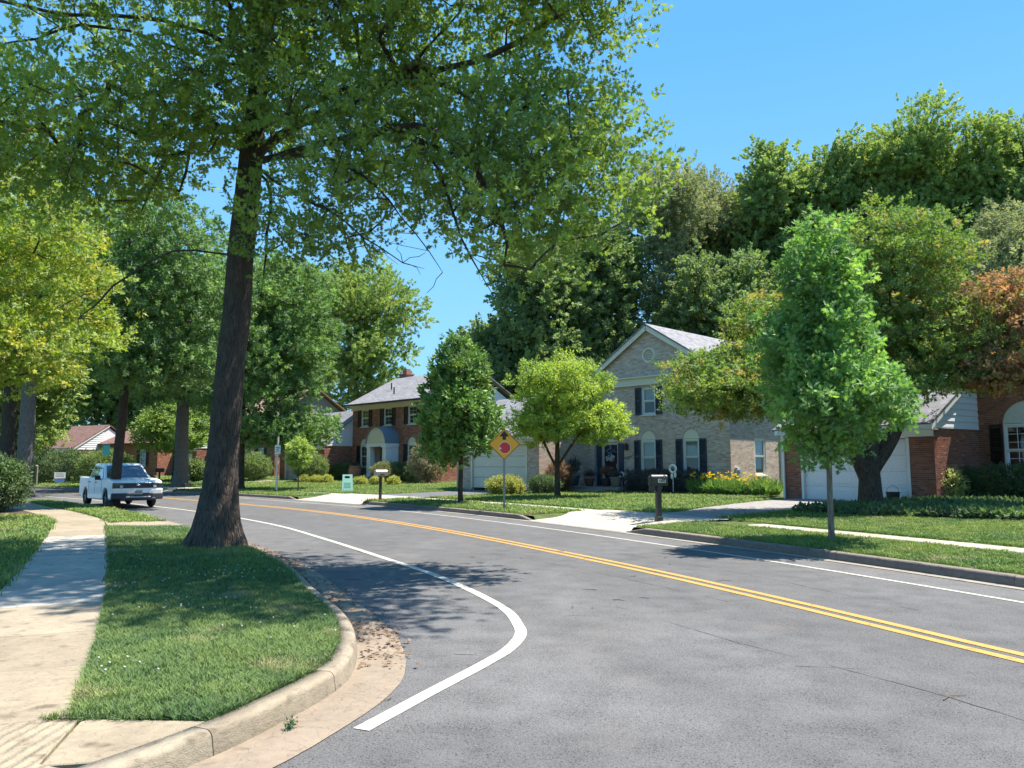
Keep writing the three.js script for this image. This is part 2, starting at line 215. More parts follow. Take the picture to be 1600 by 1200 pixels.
// footway, aprons and drives on the houses' side
{
  const g = new THREE.Group(); g.name = 'footway_001'; g.userData.kind = 'structure'; scene.add(g); const tn = [concPale, conc([0.41, 0.37, 0.305]), conc([0.385, 0.35, 0.295])];
  for (let s = 0, i = 0; s < 110; s += 1.5, i++) { const m = s + 0.75; if ((m > apA[0] - 1 && m < apA[1] + 0.5) || (m > apB[0] - 0.8 && m < apB[1] + 0.5) || (m > apC[0] && m < apC[1])) continue; part('slab', ribbon(KR, s + 0.006, s + 1.494, [2.45, 2.46, 2.99, 3.0], (q, t, k) => rise(q, t) + (k === 0 || k === 3 ? -0.03 : 0.012), 0.5), tn[i % 3], g); }
  const up = (x, z) => { const [s, t] = KR.near(x, z); return t < 1.7 ? lerp(0.016, rise(s, 1.7) + 0.008, Math.max(0, t) / 1.7) : rise(s, t) + 0.014; };
  const pt = (s, t) => KR.at(s, t).slice(0, 2);
  const apron = ([a, b], fl) => struct('driveway_apron', loft([pt(b, -0.03), pt(b - 0.2, 0.9), pt(b - 0.1 + fl, 1.8), pt(b + fl, 3.3)], [pt(a, -0.03), pt(a + 0.2, 0.9), pt(a + 0.1, 1.8), pt(a, 3.3)], up, 14, 10), concPale);
  apron(apA, 0.5); apron(apB, 0.3); apron(apC, 0.2);
  const up2 = (x, z) => ground(x, z) + 0.012;
  struct('driveway', loft([pt(apA[1] + 0.5, 3.3), [4.6, -23.7], [6.5, -25.9], [8.8, -28.1], [10.95, -29.6]], [pt(apA[0], 3.3), [6.2, -21.9], [7.9, -23.1], [10.6, -24.4], [13.4, -25.5]], up2, 30, 12), concDrive);
  const blk = mat([0.14, 0.14, 0.15], 0.92, { map: asphaltMap, bumpMap: asphaltBump, bumpScale: 0.005 });
  struct('driveway', loft([pt(apB[1] + 0.3, 3.3), [-6.9, -39.0], [-4.6, -39.9], [-2.1, -41.4]], [pt(apB[0], 3.3), [-3.8, -35.3], [-1.6, -36.8], [0.9, -38.5]], up2, 24, 10), blk);
  struct('driveway', loft([pt(apC[1], 3.3), [-21.5, -55.5], [-17.9, -60]], [pt(apC[0], 3.3), [-17.5, -52], [-13.8, -56.4]], up2, 24, 10), concPale);
}

// ---------- foliage ----------
function leafTris(out, fold = 0.25, curl = 0.25) {   // outline right half base->tip; returns triangles of a unit leaf along +y
  const full = [...out, ...out.slice(1, -1).reverse().map(([x, y]) => [-x, y])], c = [0, 0.42], tri = [], P = ([x, y]) => V(x, y - 0.1 * curl * y * y, -fold * Math.abs(x) - curl * y * y);
  for (let i = 0; i < full.length; i++) tri.push(P(c), P(full[i]), P(full[(i + 1) % full.length])); return tri;
}
const LEAF = {
  oak: leafTris([[0, 0], [0.05, 0.14], [0.3, 0.1], [0.11, 0.3], [0.44, 0.42], [0.13, 0.52], [0.3, 0.78], [0.08, 0.74], [0, 1]], 0.2, 0.3),
  maple: leafTris([[0, 0.08], [0.34, -0.04], [0.17, 0.24], [0.56, 0.42], [0.19, 0.48], [0, 1]], 0.2, 0.35),
  ovate: leafTris([[0, 0], [0.2, 0.25], [0.22, 0.55], [0, 1]], 0.35, 0.35),
  lance: leafTris([[0, 0], [0.14, 0.3], [0.13, 0.6], [0, 1]], 0.3, 0.3),
  blade: leafTris([[0, 0], [0.035, 0.3], [0.03, 0.6], [0, 1]], 0.3, 0.35),
  round: leafTris([[0, 0], [0.3, 0.2], [0.34, 0.55], [0.16, 0.88], [0, 1]], 0.25, 0.3),
};
function spray(leaf, n, size, len, spread = 1, s0 = 7) {   // a twig's worth of leaves along +y
  const keep = seed; seed = s0; const pos = [], q = new THREE.Quaternion(), e = new THREE.Euler();
  for (let i = 0; i < n; i++) {
    const f = n > 1 ? i / (n - 1) : 1, a = i * 2.4 + rr(-0.4, 0.4), tilt = lerp(1.25, 0.35, f) * spread + rr(-0.3, 0.3), sc = size * rr(0.75, 1.2), off = V(gauss() * 0.05, len * f, gauss() * 0.05);
    q.setFromEuler(e.set(0, rr(-1.2, 1.2), 0)); const q2 = new THREE.Quaternion().setFromAxisAngle(V(Math.cos(a), 0, Math.sin(a)), tilt);
    for (const p of LEAF[leaf]) { const w = p.clone().multiplyScalar(sc).applyQuaternion(q).applyQuaternion(q2).add(off); pos.push(w.x, w.y, w.z); }
  }
  seed = keep; const g = new THREE.BufferGeometry(); g.setAttribute('position', new THREE.Float32BufferAttribute(pos, 3)); g.computeVertexNormals(); return g;
}
const SPR = { oak: spray('oak', 8, 0.135, 0.2), oakYoung: spray('oak', 8, 0.15, 0.22, 1.1), maple: spray('maple', 8, 0.085, 0.14, 1.15), mapleBig: spray('maple', 8, 0.15, 0.24, 1.1), ovate: spray('ovate', 9, 0.15, 0.25), magnolia: spray('ovate', 9, 0.2, 0.16, 1.05), dogwood: spray('ovate', 10, 0.13, 0.2, 1.2), shrub: spray('ovate', 9, 0.065, 0.12), shrubTiny: spray('ovate', 9, 0.045, 0.1), far: spray('round', 16, 0.23, 0.6, 1.2), farSmall: spray('ovate', 17, 0.22, 0.55, 1.2), farOak: spray('maple', 16, 0.23, 0.55, 1.2), lily: spray('blade', 11, 0.5, 0.05, 0.45) };
const LM = leafMat(), LMgloss = leafMat({ transmission: 0.32, clearcoat: 0.4, clearcoatRoughness: 0.35 });
// bark
const barkMap = tex(512, (u, v) => { const r = pn(u, v * 0.25 % 1, 26, 1, 2), k = 0.75 + 1.3 * r + 0.35 * (hash(u * 512 | 0, v * 512 | 0) - 0.5) + 0.5 * pn(u, v, 5, 6); return [k, k * 0.97, k * 0.93]; }), barkBump = tex(512, (u, v) => { const r = Math.abs(pn(u, v * 0.25 % 1, 26, 1, 2)), k = Math.min(1, r * 3.2); return [k, k, k]; }, false);
for (const t of [barkMap, barkBump]) t.repeat.set(1.1, 0.9);
const bark = (c, b = 0.03) => mat(c, 0.95, { map: barkMap, bumpMap: barkBump, bumpScale: b });
const barkDark = bark([0.15, 0.11, 0.085], 0.06), barkGrey = bark([0.19, 0.175, 0.165], 0.012), barkBrown = bark([0.10, 0.075, 0.058]), barkPale = mat([0.42, 0.40, 0.36], 0.9, { map: barkMap });
const Y = V(0, 1, 0), LIFT = col(2.25, 1.95, 1.45);   // leaf colour counts for what is reflected and what is passed on
function tree(name, label, o, group) {
  const t = thing(name, label, 'tree', [o.x, (o.y ?? ground(o.x, o.z)) - 0.02, o.z], 0, group), keep = seed; seed = o.seed || 1;
  const nodes = [], top = o.top, lean = o.lean || [0, 0], nT = Math.max(6, Math.round(top / 0.6));
  for (let i = 0; i <= nT; i++) { const f = i / nT, bow = o.bow || 0; nodes.push({ p: V(lean[0] * f + bow * Math.sin(f * 3.1) + 0.06 * top / 6 * fbm(f * 3, o.x, 2), top * f, lean[1] * f + 0.06 * top / 6 * fbm(f * 3, o.z, 9)), par: i - 1, n: 0, trunk: true }); }
  const chains = [], clumps = [], grow = (from, pts, leafy) => { const ch = [from]; let last = from; for (const p of pts) { nodes.push({ p, par: last, n: 0 }); last = nodes.length - 1; ch.push(last); } chains.push(ch); for (let k = last; k >= 0; k = nodes[k].par) nodes[k].n += leafy ? 1 : 0.5; return last; };
  const nearTrunk = y => { let b = 0; nodes.forEach((q, i) => { if (q.trunk && Math.abs(q.p.y - y) < Math.abs(nodes[b].p.y - y)) b = i; }); return b; };
  for (const L of o.limbs || []) { const pts = L.pts.map(p => V(...p)), c = new THREE.CatmullRomCurve3([nodes[nearTrunk(L.y ?? pts[0].y)].p.clone(), ...pts]), m = Math.ceil(c.getLength() / 0.4), q = []; for (let i = 1; i <= m; i++) q.push(c.getPointAt(i / m).add(V(gauss(), gauss(), gauss()).multiplyScalar(0.03))); grow(nearTrunk(L.y ?? pts[0].y), q, !L.bare); if (L.bare) { const tip = nodes.length - 1, m2 = Math.floor(m * 0.55); for (let k = 0; k < 9; k++) { const from = tip - Math.floor(R() * m2), d = V(gauss(), -0.25 + gauss() * 0.6, gauss()).normalize().multiplyScalar(rr(0.25, 0.75)), b0 = nodes[from].p; grow(from, [0.35, 0.7, 1].map((f, j) => b0.clone().addScaledVector(d, f).add(V(gauss() * 0.04, gauss() * 0.04 - 0.03 * j, gauss() * 0.04))), false); } }
    if (L.weight) for (let k = nodes.length - 1; k >= 0; k = nodes[k].par) nodes[k].n += L.weight; }
  // clump centres spread through the crown's volume
  const tot = o.env.reduce((a, e) => a + (e[6] || 1), 0);
  for (const e of o.env) { const n = Math.round(o.clumps * (e[6] || 1) / tot); let tries = 0, k = 0; while (k < n && tries++ < n * 30) { const d = V(gauss(), gauss(), gauss()).normalize(), r = Math.pow(R(), o.shell || 0.42), p = V(e[0] + d.x * e[3] * r, e[1] + d.y * e[4] * r, e[2] + d.z * e[5] * r); const bump = 0.82 + 0.5 * fbm(p.x * 0.45 + o.x, p.y * 0.45, p.z * 0.45); if (r > bump) continue; if (o.keep && !o.keep(p)) continue; if (clumps.some(c => c.p.distanceToSquared(p) < (o.gap || 0.55) ** 2)) continue; clumps.push({ p }); k++; } }
  clumps.sort((a, b) => Math.hypot(a.p.x, a.p.z) - Math.hypot(b.p.x, b.p.z));
  for (const c of clumps) {
    let best = 1e9, bi = 0; nodes.forEach((q, i) => { if (q.trunk && q.p.y < o.clear) return; const dx = c.p.x - q.p.x, dy = c.p.y - q.p.y, dz = c.p.z - q.p.z, d = Math.sqrt(dx * dx + dy * dy + dz * dz), cost = d * (1 + 0.9 * Math.max(0, -dy / (d + 0.01)) * (o.weep ? 0 : 1)) + (q.trunk ? 0.2 : 0.35); if (cost < best) { best = cost; bi = i; } });
    const p = nodes[bi].p, len = p.distanceTo(c.p), mid = p.clone().lerp(c.p, 0.5).add(V(gauss() * 0.1 * len, (o.arch ?? 0.12) * len, gauss() * 0.1 * len)), m = Math.max(2, Math.ceil(len / (o.step || 0.6))), pts = [];
    for (let i = 1; i <= m; i++) { const f = i / m, a = p.clone().lerp(mid, f), b = mid.clone().lerp(c.p, f); pts.push(a.lerp(b, f)); }
    c.node = grow(bi, pts, true); c.dir = c.p.clone().sub(p).normalize();
  }
  const rt = o.twig || 0.012, rad = i => Math.max(rt * 0.6, rt * Math.pow(nodes[i].n, 0.5)), wood = [];
  const r0 = o.r0, trunkN = nodes.filter(q => q.trunk), total = Math.max(1, nodes[0].n);
  { const pts = [], rd = [], c = new THREE.CatmullRomCurve3(trunkN.map(q => q.p)), m = Math.ceil(top / 0.16); for (let i = 0; i <= m; i++) { const f = i / m, y = f * top; pts.push(c.getPoint(f)); const k = nodes[Math.min(nT, Math.round(f * nT))].n / total; const tp = o.taper ? lerp(1, o.taper, f) : 1; rd.push(Math.max(rt, r0 * tp * (o.taper ? Math.min(1, 1.25 * Math.pow(1 - f, 0.55) + 0.12) : Math.pow(Math.max(k, 0.004), 0.36)) * (1 + (o.flare ?? 0.6) * Math.exp(-y / (o.flareH || r0 * 1.1))))); } pts[0].y = -0.15; wood.push(tube(pts, rd, o.seg || 12, (a, i) => 1 + 0.05 * Math.sin(a * 3 + i * 0.05) + (o.flare ?? 0.6) * 0.18 * Math.sin(a * 5 + 1) * Math.exp(-pts[i].y / (r0 * 1.6)) + 0.06 * fbm(Math.cos(a) * 1.5, pts[i].y * 0.9, Math.sin(a) * 1.5) + (o.ridge ? o.ridge * Math.abs(fbm(Math.cos(a) * 7, pts[i].y * 1.1, Math.sin(a) * 7 + 5, 3)) : 0))); }
  for (const ch of chains) { const pts = ch.map(i => nodes[i].p), rd = ch.map((i, k) => k ? rad(i) : Math.min(rad(ch[1]) * 1.15, 9)); rd[rd.length - 1] *= 0.6; if (rd[0] < (o.minWood || 0)) continue; wood.push(tube(pts, rd, rd[0] > 0.05 ? 7 : 4)); }
  part('trunk', wood, o.bark || barkDark, t);
  const list = [], cols = [], q = new THREE.Quaternion(), sc = V(1, 1, 1), M = new THREE.Matrix4(), c1 = col(...o.c1).multiply(LIFT), c2 = col(...o.c2).multiply(LIFT), c3 = o.c3 && col(...o.c3).multiply(LIFT);
  for (const c of clumps) {
    const tone = Math.min(1, Math.max(0, 0.5 + 1.1 * fbm(c.p.x * 0.5 + 11, c.p.y * 0.5, c.p.z * 0.5) + gauss() * 0.22)), odd = c3 && R() < (o.c3share ?? 0.3), n = Math.round(o.per * rr(0.7, 1.3));
    for (let i = 0; i < n; i++) {
      const d = V(gauss(), gauss() * (o.flat ?? 0.75), gauss()).multiplyScalar(o.clumpR * 1.15), along = -R() * R() * 0.9, pos = c.p.clone().add(d).addScaledVector(c.dir, along * o.clumpR);
      const dir = d.clone().normalize().multiplyScalar(0.8).addScaledVector(c.dir, 0.6).add(V(gauss() * 0.5, (o.upward ?? 0.25) + gauss() * 0.4, gauss() * 0.5)).normalize();
      q.setFromUnitVectors(Y, dir).multiply(new THREE.Quaternion().setFromAxisAngle(Y, R() * 6.3)); const s = (o.leaf || 1) * rr(0.75, 1.25); list.push(M.compose(pos, q, sc.set(s, s, s)).clone());
      const k = Math.min(1, Math.max(0, tone + gauss() * 0.25)), cc = c1.clone().lerp(c2, k); if (odd && R() < 0.75 || c3 && R() < 0.06) cc.lerp(c3, rr(0.5, 1)); cols.push(cc.multiplyScalar(rr(0.85, 1.15)));
    }
  }
  copies('crown', SPR[o.spray], o.gloss ? LMgloss : LM, list, t, cols);
  seed = keep; t.userData.nodes = undefined; delete t.userData.nodes; return t;
}
function shrub(name, label, o, group, category = 'shrub') {   // rounded or spreading bush: stems and leaf sprays through a lumpy dome
  const t = thing(name, label, category, [o.x, o.y ?? ground(o.x, o.z), o.z], o.turn || 0, group), keep = seed; seed = o.seed || 3; const w = [], list = [], cols = [], q = new THREE.Quaternion(), sc = V(1, 1, 1), M = new THREE.Matrix4(), c1 = col(...o.c1).multiply(LIFT), c2 = col(...o.c2).multiply(LIFT);
  for (let i = 0; i < (o.stems || 9); i++) { const a = R() * 6.3, f = rr(0.3, 0.8); w.push(tube([V(Math.cos(a) * 0.06, -0.05, Math.sin(a) * 0.06), V(Math.cos(a) * o.rx * f * 0.5, o.h * 0.4, Math.sin(a) * o.rz * f * 0.5), V(Math.cos(a) * o.rx * f, o.h * rr(0.6, 0.85), Math.sin(a) * o.rz * f)], [0.018, 0.013, 0.006], 4)); }
  part('stem', w, barkBrown, t);
  for (let i = 0; i < o.n; i++) { const d = V(gauss(), gauss(), gauss()).normalize(), box = o.boxy || 0; if (box) { const m = Math.max(Math.abs(d.x), Math.abs(d.y), Math.abs(d.z)); d.multiplyScalar(lerp(1, 1 / m, box)); } const r = Math.pow(R(), 0.3) * (0.86 + (o.lump ?? 0.35) * fbm(d.x * 2 + o.x, d.y * 2, d.z * 2 + o.z)), p = V(d.x * o.rx * r, o.h * (0.5 + 0.5 * d.y * r), d.z * o.rz * r); if (p.y < 0.02) continue;
    q.setFromUnitVectors(Y, d.clone().normalize().add(V(gauss() * 0.6, 0.25 + gauss() * 0.5, gauss() * 0.6)).normalize()).multiply(new THREE.Quaternion().setFromAxisAngle(Y, R() * 6.3)); const s = (o.leaf || 1) * rr(0.75, 1.25); list.push(M.compose(p, q, sc.set(s, s, s)).clone()); cols.push(c1.clone().lerp(c2, Math.min(1, Math.max(0, 0.5 + fbm(p.x * 2, p.y * 2, p.z * 2) + gauss() * 0.35))).multiplyScalar(rr(0.85, 1.15))); }
  copies('foliage', SPR[o.spray || 'shrub'], LM, list, t, cols); seed = keep; return t;
}
// ---------- houses ----------
const shingleMap = tex(512, (u, v) => { const row = v * 16 | 0, x = u * 10 + (row % 2) * 0.5 + (row * 7 % 5) * 0.13, c = hash((x | 0) % 10 + row * 31, row), fr = v * 16 % 1, fx = x % 1; const k = 0.8 + 0.35 * (c - 0.5) + 0.25 * (hash(u * 512 | 0, v * 512 | 0) - 0.5) + 0.3 * pn(u, v, 5, 4) - (fr < 0.12 ? 0.3 : 0) - (fx < 0.05 ? 0.15 : 0); return [k, k, k]; });
const shingleBump = tex(512, (u, v) => { const k = v * 16 % 1; return [k, k, k]; }, false);
for (const t of [shingleMap, shingleBump]) t.repeat.set(0.43, 0.43);
const shingle = c => mat(c, 0.95, { map: shingleMap, bumpMap: shingleBump, bumpScale: 0.015 });
const roofGrey = shingle([0.27, 0.265, 0.28]), roofTan = shingle([0.40, 0.27, 0.20]), roofBrown = shingle([0.22, 0.12, 0.10]);
const grain = tex(256, (u, v) => { const k = 0.92 + 0.25 * pn(u, v, 9, 2) + 0.1 * (hash(u * 256 | 0, v * 256 | 0) - 0.5); return [k, k, k]; });
const painted = (c, r = 0.55) => mat(c, r, { map: grain });
const trimW = painted([0.66, 0.64, 0.58]), trimWhite = painted([0.80, 0.80, 0.79]), trimCream = painted([0.68, 0.63, 0.49]), sidingW = painted([0.76, 0.76, 0.78]), gutterM = painted([0.03, 0.03, 0.035], 0.4), doorCream = painted([0.62, 0.61, 0.50]), doorWhite = painted([0.82, 0.82, 0.83]), doorGrey = painted([0.36, 0.38, 0.35]), navy = painted([0.012, 0.03, 0.065], 0.45), shutBlack = painted([0.012, 0.012, 0.014], 0.45), shutBrown = painted([0.03, 0.018, 0.016], 0.5);
const glass = mat([0.75, 0.8, 0.8], 0.02, { transmission: 1, thickness: 0, ior: 1.5 }), dark = mat([0.02, 0.02, 0.022], 0.9), blind = painted([0.55, 0.55, 0.52]);
const mortarGrey = mat([0.52, 0.46, 0.39], 1, { map: grain }), mortarRed = mat([0.34, 0.27, 0.23], 1, { map: grain });
const brickMat = mat([1, 1, 1], 0.9, { map: grain, bumpMap: concBump, bumpScale: 0.004 }), brickGeo = new THREE.BoxGeometry(0.2, 0.057, 0.03);
const PAL = { grey: () => { const k = R(); return k < 0.6 ? col(rr(.46, .54), rr(.355, .415), rr(.285, .335)) : k < 0.9 ? col(rr(.54, .62), rr(.45, .51), rr(.375, .43)) : col(rr(.36, .42), rr(.265, .31), rr(.21, .24)); }, red: () => { const k = R(), a = rr(0.8, 1.2); return k < 0.7 ? col(.34 * a, .13 * a, .078 * a) : k < 0.88 ? col(.23 * a, .09 * a, .062 * a) : col(.42 * a, .2 * a, .125 * a); }, deep: () => { const k = R(), a = rr(0.8, 1.2); return k < 0.75 ? col(.30 * a, .108 * a, .068 * a) : k < 0.9 ? col(.21 * a, .082 * a, .06 * a) : col(.36 * a, .16 * a, .10 * a); } };
// wall in its own xy plane facing +z: a mortar slab with openings and a layer of single bricks
function wall(house, name, at, turn, w, h, holes, pal, mortar, gable, dense = 1) {
  const g = new THREE.Group(); g.name = name; g.position.set(...at); g.rotation.y = turn; house.add(g);
  const sh = new THREE.Shape(); sh.moveTo(0, -0.3); sh.lineTo(w, -0.3); sh.lineTo(w, h); if (gable) sh.lineTo(gable[0], gable[1]); sh.lineTo(0, h); sh.closePath();
  const inHole = (x, y, q) => holes.some(o => o.round ? Math.hypot(x - o.x, y - o.y) < o.round + 0.03 : Math.abs(x - o.x) < o.w / 2 + q && y > o.y && y < o.y + o.h + (o.arch ? Math.sqrt(Math.max(0, (o.w / 2 + 0.05) ** 2 - (x - o.x) ** 2)) * 0.95 : 0));
  for (const o of holes) { const p = new THREE.Path(); if (o.round) p.absarc(o.x, o.y, o.round, 0, Math.PI * 2, true); else { p.moveTo(o.x - o.w / 2, o.y); p.lineTo(o.x - o.w / 2, o.y + o.h); if (o.arch) p.absarc(o.x, o.y + o.h, o.w / 2, Math.PI, 0, true); else p.lineTo(o.x + o.w / 2, o.y + o.h); p.lineTo(o.x + o.w / 2, o.y); p.closePath(); } sh.holes.push(p); }
  part('masonry', new THREE.ExtrudeGeometry(sh, { depth: 0.2, bevelEnabled: false }).translate(0, 0, -0.2), mortar, g);
  const list = [], cols = [], M = new THREE.Matrix4(), keep = seed; seed = 991 + at[0] * 10 | 0;
  const top = gable ? gable[1] : h, cy = 0.067;
  for (let j = 0, y = -0.1; y + cy / 2 < top; j++, y = -0.1 + j * cy) for (let x = (j % 2) * -0.105 + 0.105; x < w + 0.06; x += 0.21) {
    let x0 = Math.max(0, x - 0.1), x1 = Math.min(w, x + 0.1); if (x1 - x0 < 0.03) continue;
    if (gable && y > h) { const f = (y + cy / 2 - h) / (gable[1] - h), a = gable[0] * f, b = w - (w - gable[0]) * f; x0 = Math.max(x0, a); x1 = Math.min(x1, b); if (x1 - x0 < 0.03) continue; }
    let skip = false; for (const o of holes) { if (o.round) { if (Math.hypot(x - o.x, y - o.y) < o.round + 0.08) skip = true; continue; } const l = o.x - o.w / 2, r = o.x + o.w / 2; let lo = l, hi = r, yt = o.y + o.h; if (y + cy / 2 < o.y || y - cy / 2 > yt + (o.arch ? o.w / 2 + 0.13 : 0)) continue; if (y > yt && o.arch) { const rad = o.w / 2 + 0.13, dy = y - yt; if (dy > rad) continue; const c = Math.sqrt(rad * rad - dy * dy); lo = o.x - c; hi = o.x + c; } else if (y > yt) continue; if (x1 > lo && x0 < hi) { if (x0 < lo - 0.02 && x1 <= hi + 0.02) x1 = lo; else if (x1 > hi + 0.02 && x0 >= lo - 0.02) x0 = hi; else skip = true; } }
    if (skip || x1 - x0 < 0.03) continue; M.makeScale((x1 - x0) / 0.2, 1, 1).setPosition((x0 + x1) / 2, y, -0.008 + rr(-0.002, 0.002)); list.push(M.clone()); cols.push(pal());
  }
  for (const o of holes) if (o.arch) { const n = Math.round(Math.PI * (o.w / 2 + 0.06) / 0.068), q = new THREE.Quaternion(); for (let i = 0; i < n; i++) { const a = (i + 0.5) / n * Math.PI; q.setFromAxisAngle(V(0, 0, 1), a); list.push(M.compose(V(o.x + Math.cos(a) * (o.w / 2 + 0.062), o.y + o.h + Math.sin(a) * (o.w / 2 + 0.062), -0.004), q, V(0.58, 0.95, 1)).clone()); cols.push(pal()); } }
  copies('brickwork', brickGeo, brickMat, list, g, cols); seed = keep; return g;
}
const roomM = mat([0.42, 0.38, 0.33], 0.9), roomBox = (w, h, d) => mergeGeometries([box(w, h, 0.02, 0, 0, -d / 2), box(0.02, h, d, -w / 2, 0, 0), box(0.02, h, d, w / 2, 0, 0), box(w, 0.02, d, 0, -h / 2, 0), box(w, 0.02, d, 0, h / 2, 0)]);
// double-hung window set into an opening; children of the house
function windowIn(house, at, turn, w, h, o = {}) {
  const g = new THREE.Group(); g.name = 'window'; g.position.set(...at); g.rotation.y = turn; house.add(g); const fr = o.frame || trimW, d = -0.07;
  const F = [box(0.07, h, 0.1, -w / 2 + 0.035, h / 2, d), box(0.07, h, 0.1, w / 2 - 0.035, h / 2, d), box(w - 0.14, 0.07, 0.1, 0, h - 0.035, d), box(w - 0.14, 0.06, 0.1, 0, 0.03, d)];
  part('frame', F, fr, g); part('sill', rbox(w + 0.12, 0.06, 0.16, 0, -0.03, 0.0, 0.01), o.sillM || fr, g);
  const iw = w - 0.14; for (const k of [0, 1]) { const y0 = k ? h / 2 : 0.06, y1 = k ? h - 0.07 : h / 2, z = d + (k ? 0.015 : -0.02), yc = (y0 + y1) / 2, hh = y1 - y0, S = [box(0.045, hh, 0.035, -iw / 2 + 0.0225, yc, z), box(0.045, hh, 0.035, iw / 2 - 0.0225, yc, z), box(iw - 0.09, 0.05, 0.035, 0, y1 - 0.025, z), box(iw - 0.09, 0.05, 0.035, 0, y0 + 0.025, z)];
    if (o.lights) { for (let i = 1; i < o.lights[0]; i++) S.push(box(0.018, hh - 0.1, 0.02, -iw / 2 + iw * i / o.lights[0], yc, z)); for (let i = 1; i < o.lights[1]; i++) S.push(box(iw - 0.09, 0.018, 0.018, 0, y0 + hh * i / o.lights[1], z)); }
    part('sash', S, fr, g); part('pane', box(iw - 0.08, hh - 0.08, 0.006, 0, yc, z - 0.012), glass, g); }
  part('room', roomBox(w + 0.9, h + 0.7, 2.2).translate(0, h / 2, -1.32), roomM, g);
  if (o.blind) part('blind', box(iw - 0.02, (h - 0.13) * o.blind, 0.012, 0, h - 0.07 - (h - 0.13) * o.blind / 2, d - 0.06), blind, g);
  if (o.arch) { const s = new THREE.Shape(); s.moveTo(-w / 2, 0); s.absarc(0, 0, w / 2, Math.PI, 0, true); s.closePath(); part('arch_panel', new THREE.ExtrudeGeometry(s, { depth: 0.06, bevelEnabled: false, curveSegments: 20 }).translate(0, h + 0.012, d - 0.01), o.panel || trimCream, g); }
  if (o.shut) for (const s of [-1, 1]) { const sw = o.shutW || w * 0.38, x = s * (w / 2 + 0.02 + sw / 2), L = [box(sw, 0.09, 0.045, 0, 0.045, 0), box(sw, 0.09, 0.045, 0, h - 0.045, 0), box(sw, 0.08, 0.045, 0, h * 0.52, 0), box(0.055, h - 0.18, 0.045, -sw / 2 + 0.0275, h / 2, 0), box(0.055, h - 0.18, 0.045, sw / 2 - 0.0275, h / 2, 0)]; for (let y = 0.12; y < h - 0.1; y += 0.055) L.push(box(sw - 0.11, 0.045, 0.012, 0, y, 0, 0.5)); const m = part('shutter', L, o.shut, house); m.position.set(at[0], at[1], at[2]); m.rotation.y = turn; m.translateX(x); m.translateZ(0.032); }
  return g;
}
function roofSlab(house, pts, th, m, name = 'roof') {   // thick slab over a quad given in house space, eave first (two eave points, two ridge points)
  const [a, b, c, d] = pts.map(p => V(...p)), nrm = b.clone().sub(a).cross(d.clone().sub(a)).normalize(); if (nrm.y < 0) nrm.negate(); const lo = [a, b, c, d].map(p => p.clone().addScaledVector(nrm, -th)), P = [a, b, c, d, ...lo], ux = b.clone().sub(a).normalize(), uy = nrm.clone().cross(ux).normalize(), pos = [], uv = [];
  const quad = (i, j, k, l) => { for (const q of [i, j, k, i, k, l]) { pos.push(P[q].x, P[q].y, P[q].z); const r = P[q].clone().sub(a); uv.push(r.dot(ux), Math.abs(r.dot(uy))); } }; quad(0, 1, 2, 3); quad(7, 6, 5, 4); quad(4, 5, 1, 0); quad(5, 6, 2, 1); quad(6, 7, 3, 2); quad(7, 4, 0, 3);
  const g = new THREE.BufferGeometry(); g.setAttribute('position', new THREE.Float32BufferAttribute(pos, 3)); g.setAttribute('uv', new THREE.Float32BufferAttribute(uv, 2)); g.computeVertexNormals(); return part(name, g, m, house);
}
